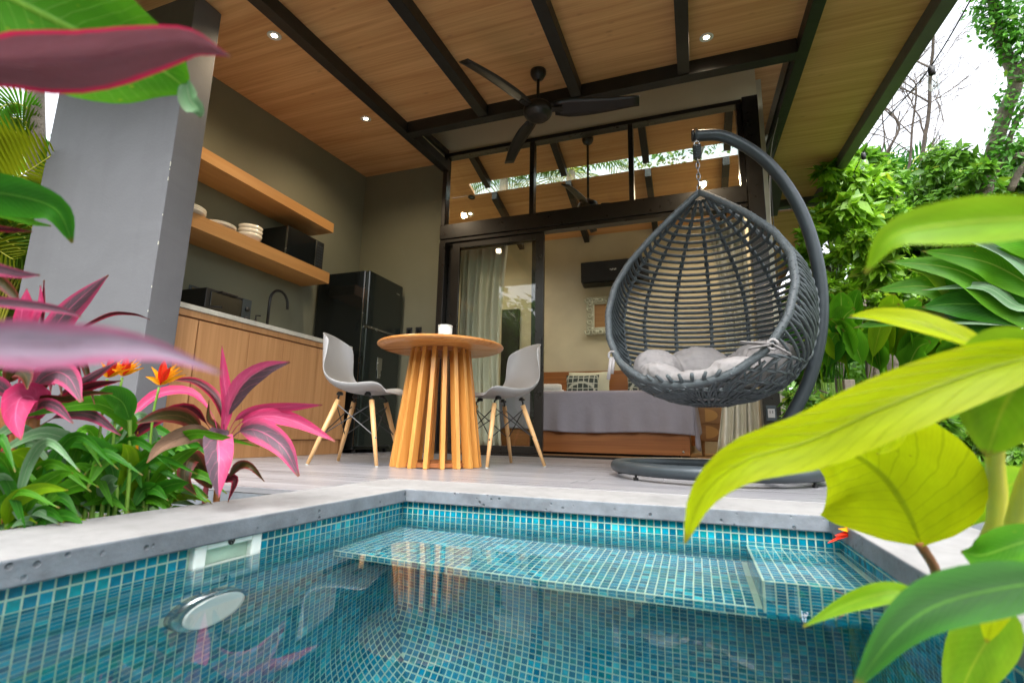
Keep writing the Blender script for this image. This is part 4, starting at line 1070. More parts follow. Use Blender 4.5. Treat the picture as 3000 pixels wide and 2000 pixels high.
for (thd, z, off) in ((180, .47, .24), (95, .47, .2), (-100, .47, .2)):
    p, nv = in_bowl(rad(thd), z, off); part('button', MB().lathe([(.014, 0), (.012, .008), (0, .011)], p+nv*.055, 14, nv), M['cushion'], cs, smooth=True)
for lab, th, z in (('left', th_rim(.62), .62), ('right', -th_rim(.60), .60)):
    p = ep(th, z); o = p+(p-Vector((EX, EY, z))).normalized()*.02
    tie = MB().tube([o+Vector((.02*math.cos(a), 0, .022*math.sin(a))) for a in [i*.6 for i in range(10)]], .007, 6)
    if lab == 'left':
        tie.bar(o+Vector((-.004, -.01, -.01)), o+Vector((-.02, -.02, -.13)), .018, .003, (0, 1, 0)); tie.bar(o+Vector((.01, -.01, -.01)), o+Vector((.0, -.02, -.10)), .016, .003, (0, 1, 0))
    else:
        tie.bar(o, o+Vector((-.13, -.02, .012)), .022, .004, (0, .3, 1)); tie.bar(o, o+Vector((.06, -.03, -.05)), .022, .004, (0, .3, 1)); tie.bar(o, o+Vector((-.10, -.03, -.02)), .018, .004, (0, .3, 1))
    part('tie', tie, M['cushion'], cs, smooth=True)

# ================================================================== PLANTS
def wprofile(kind, u):
    if kind == 'broad': return (math.sin(math.pi*min(1, u**.72))**.75)*(1-.12*u) if 0 < u < 1 else 0
    if kind == 'strap': return min(1, (u/.18)**.7)*min(1, ((1-u)/.35)**.8) if 0 < u < 1 else 0
    if kind == 'petiole': 
        if u < .26: return .05
        q = (u-.26)/.74; return .95*max(.10, math.sin(math.pi*q**.75)**.85)
    if kind == 'taper': return min(1, (u/.25)**.7)*(1-(max(0, u-.25)/.75)**1.2) if 0 < u < 1 else 0
    return (math.sin(math.pi*u**.8)**.9)*(1-.1*u) if 0 < u < 1 else 0
def leaf(parent, pts, width, mat, kind='lance', roll=0, fold=.18, wave=.03, nrm=None, name='leaf', n=18, seed=None):
    rg_ = random.Random(seed if seed is not None else int(1e4*(pts[0][0]+pts[-1][2]*3+pts[-1][1]*7)))
    C_ = catmull(pts, n); mb = MB(); uv = []; Mw = 6; P = []; ph = rg_.random()*6
    for i, p in enumerate(C_):
        u = i/(n-1); t = (C_[min(i+1, n-1)]-C_[max(i-1, 0)]).normalized()
        hint = (CAM-p).normalized() if nrm is None else Vector(nrm)
        s = t.cross(hint)
        s = s.normalized() if s.length > 1e-6 else t.orthogonal().normalized()
        if roll: s.rotate(Matrix.Rotation(roll, 3, t))
        nn = s.cross(t).normalized(); w_ = max(.0012, wprofile(kind, u)*width/2); row = []
        for j in range(Mw+1):
            v = -1+2*j/Mw; q = p+s*(v*w_)-nn*(-abs(v)*fold*w_)+nn*(wave*w_*2*math.sin(u*11+ph+(1.5 if v > 0 else 0))*abs(v)**1.5)
            row.append(q); uv.append((u, v*.5+.5))
        P.append(row)
    mb.grid(P); mb.uv = uv
    return mb.build(name, mat, parent, True)
def lpx(parent, pts, wpx, mat, kind='lance', roll=0, fold=.18, wave=.03, **k):
    P_ = [at(*p) for p in pts]; d = sum((q-CAM).dot(FW) for q in P_)/len(P_)
    return leaf(parent, P_, wpx*d/FPX, mat, kind, roll, fold, wave, **k)
def stem(parent, pts, r, mat, name='stem', n=12):
    return MB().tube(catmull(pts, n), r, 8).build(name, mat, parent, True)
def spx(parent, pts, rpx, mat, name='stem'):
    d = sum(p[2] for p in pts)/len(pts); return stem(parent, [at(*p) for p in pts], rpx*d/FPX, mat, name)

# ---- pink cordyline in the middle of the planter
def soil_under(px, py, d):
    p = at(px, py, d); return Vector((p.x, p.y, GZ))
D = 1.76
c1 = thing('cordyline_plant', soil_under(645, 1400, D), 'pink cordyline with arching leaves in front of the kitchen cabinet', 'plant')
b0 = (650, 1275)
stem(c1, [soil_under(645, 1400, D), at(640, 1400, D), at(650, 1275, D)], .009, M['stem_brown'])
stem(c1, [soil_under(612, 1420, D+.02), at(605, 1420, D), at(640, 1300, D)], .007, M['stem_red'])
def cord(pts, w, m, roll=0, fold=.3, kind='petiole', dd=(0, 0, 0), **k):
    w *= .8
    lpx(c1, [(p[0], p[1], D+(dd[i] if i < len(dd) else dd[-1])) for i, p in enumerate(pts)], w, m, kind, roll, fold, **k)
cord([b0, (664, 1190), (655, 1100), (650, 1012)], 42, L['pink'], .3, .5, 'lance')
cord([(664, 1290), (668, 1215), (705, 1130), (775, 1078), (850, 1060)], 78, L['half'], .25, .35, dd=(0, 0, -.05, -.12, -.2))
cord([(666, 1280), (690, 1230), (750, 1200), (850, 1190), (945, 1185)], 48, L['pink'], .5, .3, dd=(0, -.05, -.1, -.2, -.3))
cord([(668, 1285), (710, 1235), (790, 1218), (880, 1240), (982, 1292)], 62, L['pink'], -.2, .3, dd=(0, -.1, -.15, -.2, -.25))
cord([(668, 1295), (705, 1262), (760, 1262), (830, 1310), (875, 1395)], 92, L['pinkgrey'], 0, .3, dd=(0, -.12, -.22, -.3, -.32))
cord([(655, 1290), (640, 1280), (642, 1330), (640, 1390), (640, 1458)], 98, L['half'], 0, .4, 'lance', dd=(0, -.2, -.3, -.32, -.32))
cord([(650, 1290), (655, 1240), (630, 1165), (570, 1118), (498, 1112)], 40, L['wine'], .5, .5, dd=(0, 0, .05, .1, .15))
cord([(640, 1300), (625, 1220), (560, 1150), (470, 1152), (400, 1205), (350, 1262)], 44, L['pink'], .6, .4, dd=(0, 0, .05, .05, 0, 0))
cord([(636, 1300), (612, 1250), (560, 1196), (480, 1212), (400, 1265), (350, 1306)], 52, L['wine'], -.4, .35, dd=(0, 0, -.05, -.08, -.1, -.12))
cord([(625, 1310), (590, 1262), (540, 1222), (470, 1218), (400, 1240)], 66, L['olive'], .2, .3, dd=(0, -.1, -.15, -.2, -.22))
cord([(615, 1320), (588, 1272), (535, 1278), (470, 1310), (430, 1355)], 70, L['dead'], .1, .4, 'lance', dd=(0, -.15, -.22, -.28, -.3), wave=.12)
cord([(620, 1430), (590, 1385), (560, 1340), (540, 1400), (575, 1450)], 70, L['olive'], 0, .3, 'lance', dd=(0, -.1, -.12, -.15, -.15))
cord([(672, 1395), (700, 1362), (735, 1365), (775, 1410)], 34, L['olive'], .3, .4, 'lance', dd=(-.2, -.25, -.3, -.3))
cord([(655, 1290), (632, 1250), (610, 1225), (612, 1172)], 26, L['olive'], .4, .5, 'lance')
cord([(640, 1420), (655, 1400), (690, 1405), (668, 1470)], 40, L['wine'], .5, .3, 'lance', dd=(-.1, -.1, -.12, -.12))

# ---- cordyline cluster at the left edge
D2 = 1.56
c2 = thing('cordyline_plant', soil_under(70, 1480, D2), 'purple and pink cordyline clump at the left end of the planter', 'plant')
for q in ((70, 1470, 95, 1250, 75, 1120), (85, 1480, 60, 1300, 110, 1160), (60, 1490, 30, 1330, -20, 1200)):
    stem(c2, [soil_under(q[0], q[1], D2), at(q[2], q[3], D2), at(q[4], q[5], D2)], .013, M['stem_brown'])
def cc2(pts, w, m, roll=0, fold=.3, kind='petiole', dz=0, **k):
    w *= .85
    lpx(c2, [(p[0], p[1], D2+dz-.06*i) for i, p in enumerate(pts)], w, m, kind, roll, fold, **k)
cc2([(95, 1235), (100, 1170), (60, 1165), (45, 1225), (62, 1288)], 104, L['pink'], .0, .35, 'broad')
cc2([(90, 1220), (105, 1130), (160, 1090), (205, 1110), (238, 1178)], 92, L['pinkgrey'], .1, .3)
cc2([(100, 1230), (120, 1185), (165, 1190), (215, 1240)], 44, L['pinkgrey'], .3, .3)
cc2([(95, 1225), (180, 1170), (260, 1130), (355, 1115)], 40, L['wine'], .4, .4)
cc2([(95, 1215), (190, 1150), (270, 1100), (340, 1060)], 42, L['pinkgrey'], .6, .4, dz=.1)
cc2([(95, 1260), (180, 1215), (270, 1215), (355, 1275)], 50, L['pinkgrey'], .5, .3, dz=.12)
cc2([(90, 1220), (110, 1165), (190, 1168), (250, 1150), (330, 1152)], 30, L['olive'], .3, .4)
cc2([(95, 1120), (130, 1010), (180, 930), (250, 860), (318, 805)], 84, L['pinkgrey'], .35, .35, 'lance', dz=.1)
cc2([(70, 1020), (60, 950), (68, 890), (78, 845)], 62, L['pink'], .5, .5, 'lance')
cc2([(85, 1000), (100, 930), (115, 890), (118, 835)], 28, L['pink'], .6, .5, 'lance', dz=-.1)
cc2([(115, 1000), (125, 920), (127, 870), (129, 820)], 12, L['wine'], .2, .5, 'lance')
cc2([(200, 985), (260, 945), (330, 915), (395, 918), (440, 936)], 26, L['wine'], 1.0, .5, 'lance', dz=.05)
cc2([(20, 1120), (45, 1085), (75, 1100), (80, 1140)], 60, L['olive'], 0, .3, 'lance')
cc2([(60, 1230), (20, 1150), (-40, 1120), (-120, 1160)], 60, L['pinkgrey'], .2, .3)
cc2([(60, 1260), (10, 1280), (-50, 1330), (-90, 1400)], 70, L['wine'], 0, .3)
for i in range(9):
    a = i*23; cc2([(90, 1230-i*6), (110+a*.5, 1150-i*12), (60+a, 1100-i*6), (20+a*1.4, 1120+i*8)], 34, L[('pinkgrey', 'wine', 'olive')[i % 3]], .6, .4, dz=.15)

# ---- tall cordyline whose leaves reach in close to the lens at the left
c3 = thing('cordyline_plant', (-.75, .10, GZ), 'close cordyline reaching in from the left edge with blurred leaves', 'plant')
stem(c3, [(-1.32, .10, GZ), (-1.2, .16, .3), (-.95, .2, .55), (-.78, .22, .75)], .014, M['stem_brown'])
lpx(c3, [(-330, 985, .36), (60, 1008, .33), (300, 1008, .31), (470, 1030, .30), (650, 1094, .29)], 150, L['mauve'], 'taper', .1, .25, .02)
lpx(c3, [(-300, 205, .61), (0, 181, .56), (250, 172, .53), (420, 140, .52), (545, 120, .52), (615, 140, .52), (676, 167, .52)], 172, L['under'], 'taper', .3, .35, .03)
lpx(c3, [(-300, 700, .9), (-100, 760, .85), (40, 798, .82), (118, 806, .8)], 44, L['pinkgrey'], 'lance', .3, .3)
lpx(c3, [(-300, 850, .9), (-80, 875, .82), (80, 892, .78), (180, 908, .76), (238, 928, .75)], 34, L['pinkgrey'], 'lance', .2, .3)
lpx(c3, [(-300, 640, 1.0), (-80, 660, .95), (30, 672, .92), (95, 678, .9)], 22, L['wine'], 'lance', .3, .3)
lpx(c3, [(-200, 760, 1.0), (-40, 800, .95), (30, 850, .92), (62, 905, .9)], 40, L['olive'], 'lance', .3, .3)
# ---- large green climber leaves at the upper left
c4 = thing('climber_plant', (-1.45, .30, GZ), 'large glossy green leaves hanging in at the upper left corner', 'plant')
stem(c4, [(-1.45, .30, GZ), (-1.42, .34, .4), (-1.2, .36, .8), (-.95, .38, 1.02)], .012, M['stem_green'])
lpx(c4, [(-260, -150, .82), (0, -20, .78), (180, 70, .75), (340, 150, .74), (470, 205, .73), (556, 268, .74)], 400, L['green'], 'broad', -.12, .12, .02)
lpx(c4, [(545, 230, .74), (556, 290, .73), (580, 320, .72), (588, 345, .72)], 62, L['blue'], 'lance', .3, .4)
lpx(c4, [(-240, 560, .95), (-60, 560, .9), (80, 580, .88), (170, 620, .86), (212, 712, .86)], 128, L['deep'], 'broad', .25, .22, .04)
lpx(c4, [(-200, 610, .97), (0, 625, .92), (90, 650, .9), (150, 662, .9)], 26, L['green'], 'lance', .2, .3)

# ---- heliconia (green blades, orange flowers) along the planter
def heliconia(lab, base, blades, flowers=(), D=1.4, fill=0, seed=1, spread=90):
    rr_ = random.Random(seed); t = thing('heliconia_plant', soil_under(base[0], base[1], D), lab, 'plant', 'heliconias in the left planter')
    for (pts, w_, m_, rl) in blades:
        p3 = [(p[0], p[1], D-.04*i) for i, p in enumerate(pts)]
        lpx(t, p3, w_, L[m_], 'lance', rl, .22, .03)
        stem(t, [soil_under(pts[0][0], base[1], D), at(pts[0][0], (pts[0][1]+base[1])/2, D), at(pts[0][0], pts[0][1], D)], .0045, M['stem_green'])
    for i in range(fill):
        x = base[0]+rr_.uniform(-spread, spread); y0 = base[1]-rr_.uniform(10, 70); h = rr_.uniform(110, 250); dx = rr_.choice([-1, 1])*rr_.uniform(60, 170); d = D+rr_.uniform(-.05, .3)
        lpx(t, [(x, y0, d), (x+dx*.35, y0-h*.65, d), (x+dx*.8, y0-h*.9, d-.05), (x+dx*1.5, y0-h*.5, d-.1)], rr_.uniform(26, 42), L[rr_.choice(['deep', 'green', 'green', 'blue', 'deep'])], 'lance', rr_.uniform(-.5, .5), .22, .03)
    for i in range(fill):
        x = base[0]+rr_.uniform(-spread*1.2, spread*1.2); y0 = base[1]+rr_.uniform(-25, 15); h = rr_.uniform(30, 110); dx = rr_.choice([-1, 1])*rr_.uniform(50, 150); d = D+rr_.uniform(-.02, .12)
        lpx(t, [(x, y0, d), (x+dx*.4, y0-h*.8, d), (x+dx*.9, y0-h*.8, d-.03), (x+dx*1.4, y0-h*.3, d-.06)], rr_.uniform(26, 42), L[rr_.choice(['deep', 'green', 'green', 'lime', 'blue'])], 'lance', rr_.uniform(-.5, .5), .22, .03)
    for (fx, fy, by, sc_) in flowers:
        stem(t, [soil_under(fx-30, base[1], D), at(fx-26, (fy+by)/2+40, D), at(fx-4, fy+40*sc_, D)], .003, M['stem_green'], 'flower_stem')
        def pet(dx, dy, w_, m_, dd=0):
            lpx(t, [(fx, fy+34*sc_, D), (fx+dx*.45*sc_, fy+(34+(dy-34)*.6)*sc_, D-dd*.6), (fx+dx*sc_, fy+dy*sc_, D-dd)], w_*sc_, L[m_], 'lance', .4, .5, 0, name='flower_bract')
        pet(12, -45, 26, 'red'); pet(32, -22, 20, 'red', .02); pet(62, -22, 15, 'orange'); pet(80, 2, 14, 'orange', .03); pet(-46, 8, 17, 'orange', .02); pet(-28, -22, 13, 'orange'); pet(52, -32, 11, 'orange', -.02); pet(70, -12, 11, 'orange', .01)
heliconia('green heliconia with red orange flower beside the cabinet', (400, 1490),
    [([(405, 1420), (420, 1340), (520, 1285), (600, 1270), (760, 1308)], 46, 'green', .5),
     ([(395, 1440), (400, 1370), (350, 1330), (300, 1350), (255, 1430)], 70, 'green', .0),
     ([(390, 1460), (372, 1400), (375, 1330), (360, 1300)], 60, 'lime', .3),
     ([(390, 1270), (375, 1235), (300, 1185), (200, 1190), (60, 1222)], 56, 'green', .35),
     ([(430, 1440), (480, 1380), (540, 1330), (585, 1310)], 44, 'green', .4),
     ([(420, 1470), (470, 1430), (520, 1415), (555, 1412)], 46, 'deep', .4)],
    [(470, 1095, 1340, .95)], 1.64, 18, 4)
heliconia('green heliconia with orange flowers in front of the grey wall', (250, 1510),
    [([(130, 1470), (125, 1400), (70, 1340), (25, 1325)], 92, 'lime', .1),
     ([(250, 1480), (190, 1440), (90, 1470), (-40, 1530)], 56, 'green', .2),
     ([(270, 1470), (250, 1420), (180, 1440), (110, 1500)], 60, 'green', .5),
     ([(300, 1460), (320, 1410), (345, 1400)], 52, 'blue', .1),
     ([(230, 1330), (200, 1290), (110, 1270), (-30, 1340)], 48, 'blue', .3),
     ([(380, 1230), (360, 1180), (320, 1155), (285, 1150)], 74, 'deep', .3),
     ([(340, 1420), (310, 1330), (230, 1295), (110, 1320)], 56, 'deep', .4)],
    [(318, 1078, 1400, .8), (362, 1075, 1330, .75)], 1.58, 24, 9, 130)
heliconia('leafy green heliconia at the near left end of the planter', (60, 1560),
    [([(60, 1520), (100, 1440), (170, 1390), (215, 1385)], 50, 'green', .3), ([(20, 1540), (40, 1470), (120, 1430), (200, 1435)], 50, 'lime', .2)],
    [], 1.47, 22, 21, 130)
# orange bud
lpx(c1, [(386, 1385, 1.66), (392, 1330, 1.66), (404, 1262, 1.66)], 20, L['orange'], 'lance', .3, .6, 0, name='flower_bud')

# ---- chartreuse plant leaning in at the right, close to the lens
r1 = thing('philodendron_plant', (.62, .62, GZ), 'chartreuse broad leaved plant leaning over the pool at the right', 'plant')
q1 = at(2960, 1750, .95); stem(r1, [(.70, .80, GZ), q1, at(2930, 1500, .88), at(2915, 1300, .80), at(2960, 1120, .70), at(3010, 1060, .64)], [.014-.0008*i for i in range(12)], M['stem_yellow'])
stem(r1, [(.66, .66, GZ), at(3080, 1700, .85), at(3060, 1300, .75), at(3090, 1050, .66)], .011, M['stem_yellow'])
stem(r1, [(.72, .86, GZ), at(2760, 1800, 1.0), at(2745, 1680, .93), at(2690, 1585, .86)], .006, M['stem_brown'], 'petiole')
lpx(r1, [(3120, 1030, .62), (2900, 1078, .60), (2600, 1190, .57), (2380, 1290, .56), (2180, 1350, .55), (2060, 1450, .55), (2006, 1592, .55)], 185, L['chart'], 'broad', .12, .16, .03)
lpx(r1, [(2700, 1600, .86), (2655, 1490, .85), (2580, 1385, .84), (2470, 1315, .84), (2335, 1286, .84)], 440, L['chart'], 'lance', -.15, .1, .03)
lpx(r1, [(2905, 1030, .68), (2800, 985, .68), (2680, 945, .68), (2560, 925, .69), (2490, 925, .7)], 78, L['chart'], 'lance', .7, .35, .05)
lpx(r1, [(3120, 1000, .62), (3010, 1090, .62), (2940, 1190, .62), (2890, 1335, .63)], 350, L['lime'], 'broad', -.25, .18, .03)
lpx(r1, [(3200, 640, .50), (3000, 640, .48), (2800, 655, .46), (2620, 690, .45), (2535, 800, .45)], 150, L['lime'], 'lance', .35, .22, .02)
lpx(r1, [(3150, 1700, .60), (2950, 1720, .58), (2750, 1770, .56), (2620, 1860, .55), (2500, 2020, .55)], 160, L['shade'], 'broad', .25, .2, .03)
lpx(r1, [(2690, 1735, .66), (2600, 1735, .65), (2480, 1770, .65), (2352, 1835, .65)], 62, L['lime'], 'lance', .15, .25, .03)
lpx(r1, [(3120, 1560, .75), (2990, 1590, .74), (2880, 1625, .74), (2815, 1615, .75)], 110, L['green'], 'lance', .15, .25, .03)
lpx(r1, [(2640, 1235, .8), (2600, 1290, .8), (2570, 1330, .8)], 70, L['chart'], 'broad', .1, .2)
lpx(r1, [(2960, 1780, .8), (2890, 1880, .8), (2830, 1990, .8), (2790, 2120, .8)], 160, L['lime'], 'broad', .3, .2)
lpx(r1, [(2990, 1650, .72), (2930, 1750, .72), (2890, 1880, .72)], 110, L['chart'], 'broad', .3, .3)
lpx(r1, [(2900, 1500, .95), (2820, 1460, .95), (2760, 1390, .95), (2760, 1330, .95)], 120, L['green'], 'lance', .3, .2)
lpx(r1, [(3050, 1400, .9), (2960, 1420, .9), (2890, 1480, .9), (2840, 1540, .9)], 120, L['lime'], 'lance', .3, .2)
# fallen heliconia flower reaching over the coping
r2 = thing('heliconia_flower', at(2660, 1560, 1.62), 'red and yellow heliconia flower leaning over the right coping', 'flower')
stem(r2, [(.66, 1.1, GZ), at(2760, 1580, 1.5), at(2640, 1558, 1.5), at(2520, 1560, 1.5)], .003, M['stem_green'], 'flower_stem')
for (dx, dy, w_, m_) in ((-98, -55, 14, 'red'), (-80, 10, 14, 'red'), (-100, 32, 14, 'red'), (-70, -10, 18, 'orange'), (-40, -5, 18, 'orange'), (-30, -20, 12, 'orange')):
    lpx(r2, [(2525, 1558, 1.5), (2525+dx*.5, 1558+dy*.35, 1.5), (2525+dx, 1558+dy, 1.48)], w_, L[m_], 'lance', .5, .5, 0, name='flower_bract')
# ---- strap leaves and broad leaved clumps on the bank at the right
def clump(name, lab, base, specs, D, mat_default='banana', grp=None):
    t = thing(name, soil_under(base[0], base[1], D), lab, 'plant', grp)
    for (pts, w_, m_, kind, rl) in specs:
        p3 = [(p[0], p[1], D-.06*i) for i, p in enumerate(pts)]
        lpx(t, p3, w_, L[m_], kind, rl, .14, .05, n=22)
        b = at(*p3[0]); stem(t, [Vector((b.x*.99, b.y, min(GZ, b.z-.3))), b*1.0], .005*D/3, M['stem_green'])
    return t
clump('heliconia_plant', 'long strap leaves arching across the bank behind chartreuse plant', (2900, 1450),
  [([(2480, 1250), (2600, 1262), (2760, 1330), (2960, 1450)], 60, 'banana', 'lance', .3),
   ([(2650, 1330), (2740, 1390), (2840, 1440), (2960, 1500)], 34, 'blue', 'lance', .4),
   ([(2540, 1300), (2700, 1310), (2850, 1380), (2990, 1470)], 40, 'green', 'lance', .6)], 2.4)
clump('banana_plant', 'banana like clump with big horizontal leaves at the right edge', (2950, 1150),
  [([(3120, 1000), (2950, 880), (2800, 790), (2600, 765)], 110, 'banana', 'lance', .5),
   ([(3120, 900), (2960, 800), (2860, 760), (2700, 735)], 105, 'banana', 'lance', .3),
   ([(3100, 880), (2980, 760), (2860, 700), (2760, 690)], 70, 'blue', 'lance', .9),
   ([(3120, 950), (2960, 900), (2800, 890), (2700, 900)], 110, 'deep', 'lance', .1),
   ([(3130, 830), (3000, 900), (2880, 840), (2700, 850)], 46, 'blue', 'lance', .8),
   ([(3100, 960), (2900, 930), (2700, 935), (2480, 930)], 60, 'blue', 'lance', .7),
   ([(3080, 1000), (2900, 990), (2800, 960), (2680, 955)], 84, 'deep', 'lance', .2),
   ([(2960, 960), (2820, 930), (2700, 915), (2560, 912)], 40, 'palmy', 'lance', .7),
   ([(3100, 760), (3000, 700), (2900, 660), (2820, 650)], 110, 'banana', 'lance', .4),
   ([(3000, 1010), (2860, 900), (2720, 840), (2560, 850)], 95, 'banana', 'lance', .35),
   ([(2980, 1040), (2840, 980), (2680, 930), (2500, 960)], 90, 'green', 'lance', .3),
   ([(2960, 1060), (2820, 880), (2740, 800), (2660, 790)], 80, 'lime', 'lance', .5)], 4.2)
rb = random.Random(4)
for k, (bx, by, D_, lab) in enumerate(((2620, 1130, 4.8, 'tall paddle leaved clump behind the weathered fence post'), (2480, 1120, 4.6, 'paddle leaved clump left of the weathered fence post'), (2420, 1110, 4.9, 'paddle leaved clump showing behind the stand pole'), (2760, 1120, 5.0, 'paddle leaved clump below the banana like leaves'))):
    sp_ = []
    for i in range(11):
        x = bx+rb.uniform(-70, 70); h = rb.uniform(120, 270); dx = rb.uniform(-90, 90)
        sp_.append(([(x, by), (x+dx*.25, by-h*.45), (x+dx*.6, by-h*.85), (x+dx*1.1, by-h)], rb.uniform(58, 100), rb.choice(['banana', 'deep', 'lime', 'banana', 'green']), 'petiole', rb.uniform(-.6, .6)))
    clump('heliconia_plant', lab, (bx, by), sp_, D_, grp='paddle leaved clumps on the bank')

# ---- masses of small leaves
def leafmass(name, mat, clusters, parent=None, up=.5):
    """clusters: (centre, radii, count, leaf length)"""
    V, U = [], []
    for (c, r, n_, ll) in clusters:
        d = RNG.normal(size=(n_, 3)); d /= np.linalg.norm(d, axis=1)[:, None]
        rad_ = RNG.random(n_)**.45; pos = np.array(c)+d*rad_[:, None]*np.array(r)
        nrm = d*.6+RNG.normal(size=(n_, 3))*.45+np.array([0, -.25, up]); nrm /= np.linalg.norm(nrm, axis=1)[:, None]
        dr = np.cross(nrm, RNG.normal(size=(n_, 3))); dr += np.array([0, 0, -.35]); dr -= nrm*(dr*nrm).sum(1)[:, None]; dr /= np.linalg.norm(dr, axis=1)[:, None]
        sd_ = np.cross(nrm, dr); l_ = ll*(.6+.8*RNG.random(n_)); w_ = l_*(.36+.2*RNG.random(n_))
        b = pos; cmid = pos+dr*(l_*.45)[:, None]-nrm*(w_*.14)[:, None]; lf = pos+dr*(l_*.42)[:, None]+sd_*(w_*.5)[:, None]; rt_ = pos+dr*(l_*.42)[:, None]-sd_*(w_*.5)[:, None]
        tp_ = pos+dr*l_[:, None]-nrm*(l_*.12)[:, None]
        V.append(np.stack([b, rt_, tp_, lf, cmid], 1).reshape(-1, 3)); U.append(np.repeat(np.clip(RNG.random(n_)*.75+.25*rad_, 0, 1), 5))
    V = np.concatenate(V); U = np.concatenate(U); n_ = len(V)//5
    base = (np.arange(n_)*5)[:, None]; tri = np.concatenate([base+np.array([[0, 1, 4]]), base+np.array([[1, 2, 4]]), base+np.array([[2, 3, 4]]), base+np.array([[3, 0, 4]])], 0)
    me = bpy.data.meshes.new(name); me.vertices.add(len(V)); me.vertices.foreach_set('co', V.astype(np.float32).ravel())
    me.loops.add(tri.size); me.loops.foreach_set('vertex_index', tri.astype(np.int32).ravel())
    me.polygons.add(len(tri)); me.polygons.foreach_set('loop_start', np.arange(0, tri.size, 3, dtype=np.int32)); me.polygons.foreach_set('loop_total', np.full(len(tri), 3, dtype=np.int32))
    me.update(calc_edges=True); me.materials.append(mat)
    uv = me.uv_layers.new(name='UVMap'); uvd = np.stack([U[tri.ravel()], np.full(tri.size, .5)], 1).astype(np.float32); uv.data.foreach_set('uv', uvd.ravel())
    me.validate()
    o = bpy.data.objects.new(name, me); COL.objects.link(o); adopt(o, parent); return o
def px_cluster(px, py, d, rpx, n_, ll, flat=1.0):
    c = at(px, py, d); r = rpx*d/FPX; return (tuple(c), (r, r*.8, r*flat), n_, ll)
def bush(name, lab, spots, mat, foot, d, ll, dens=1.0, cat='tree', grp='trees beyond the terrace'):
    f = at(*foot, d); t = thing(name, (f.x, f.y, GZ), lab, cat, grp)
    cl = []; rr_ = random.Random(len(lab))
    for (x, y, r) in spots:
        for k in range(9): cl.append(px_cluster(x+rr_.uniform(-.85, .85)*r, y+rr_.uniform(-.75, .75)*r, d+rr_.uniform(-.9, .9), r*rr_.uniform(.2, .44), int(62*dens*(r/60)**1.6*rr_.uniform(.6, 1.4)), ll*rr_.choice([.7, 1, 1, 1.35]), rr_.choice([.5, .7, .9])))
    leafmass('crown', mat, cl, t)
    tk = [Vector((f.x, f.y, GZ)), f]
    cen = at(sum(s[0] for s in spots)/len(spots), sum(s[1] for s in spots)/len(spots), d); tk.append(cen)
    r0_ = .09 if cat == 'tree' else .022
    MB().tube(catmull(tk, 10), [r0_*(1-.065*i) for i in range(10)], 8).build('trunk', M['bark'], t, True)
    lim = MB()
    for (x, y, r) in spots:
        e = at(x, y, d); lim.tube(catmull([f.lerp(cen, .5), f.lerp(cen, .5).lerp(e, .6)+Vector((0, 0, .15)), e], 6), [r0_*q_ for q_ in (.4, .34, .28, .22, .16, .09)], 5)
    lim.build('limb', M['bark_dark'], t, True)
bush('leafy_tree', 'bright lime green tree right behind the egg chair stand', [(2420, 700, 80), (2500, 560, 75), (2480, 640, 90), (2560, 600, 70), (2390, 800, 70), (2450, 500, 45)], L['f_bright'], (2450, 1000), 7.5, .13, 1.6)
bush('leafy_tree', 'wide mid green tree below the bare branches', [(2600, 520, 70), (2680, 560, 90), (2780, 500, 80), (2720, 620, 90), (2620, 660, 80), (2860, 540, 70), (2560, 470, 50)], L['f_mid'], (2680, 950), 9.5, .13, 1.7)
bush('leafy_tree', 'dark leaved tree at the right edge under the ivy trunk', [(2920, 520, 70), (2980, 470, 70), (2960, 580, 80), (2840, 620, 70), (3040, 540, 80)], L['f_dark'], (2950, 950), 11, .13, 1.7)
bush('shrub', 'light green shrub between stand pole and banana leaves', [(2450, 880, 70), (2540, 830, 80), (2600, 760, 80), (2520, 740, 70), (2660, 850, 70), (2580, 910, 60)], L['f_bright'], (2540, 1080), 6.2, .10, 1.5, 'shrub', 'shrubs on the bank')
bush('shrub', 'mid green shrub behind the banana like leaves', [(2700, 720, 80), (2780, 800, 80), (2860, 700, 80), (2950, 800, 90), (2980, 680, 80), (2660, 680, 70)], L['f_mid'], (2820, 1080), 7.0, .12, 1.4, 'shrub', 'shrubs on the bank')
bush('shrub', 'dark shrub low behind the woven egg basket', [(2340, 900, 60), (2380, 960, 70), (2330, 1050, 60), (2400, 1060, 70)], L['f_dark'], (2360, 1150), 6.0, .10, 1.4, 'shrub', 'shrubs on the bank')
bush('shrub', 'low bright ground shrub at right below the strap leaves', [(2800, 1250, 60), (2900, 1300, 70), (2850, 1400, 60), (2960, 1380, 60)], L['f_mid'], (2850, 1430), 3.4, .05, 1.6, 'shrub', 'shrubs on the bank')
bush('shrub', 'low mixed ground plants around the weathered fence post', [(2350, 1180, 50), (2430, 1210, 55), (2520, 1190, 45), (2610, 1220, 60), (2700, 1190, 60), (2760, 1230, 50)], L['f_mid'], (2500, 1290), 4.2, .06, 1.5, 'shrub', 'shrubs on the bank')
bush('shrub', 'yellow green sprays above the paddle leaved clumps', [(2480, 960, 45), (2600, 900, 55), (2540, 1000, 40), (2700, 980, 50)], L['f_bright'], (2560, 1150), 5.6, .08, 1.3, 'shrub', 'shrubs on the bank')
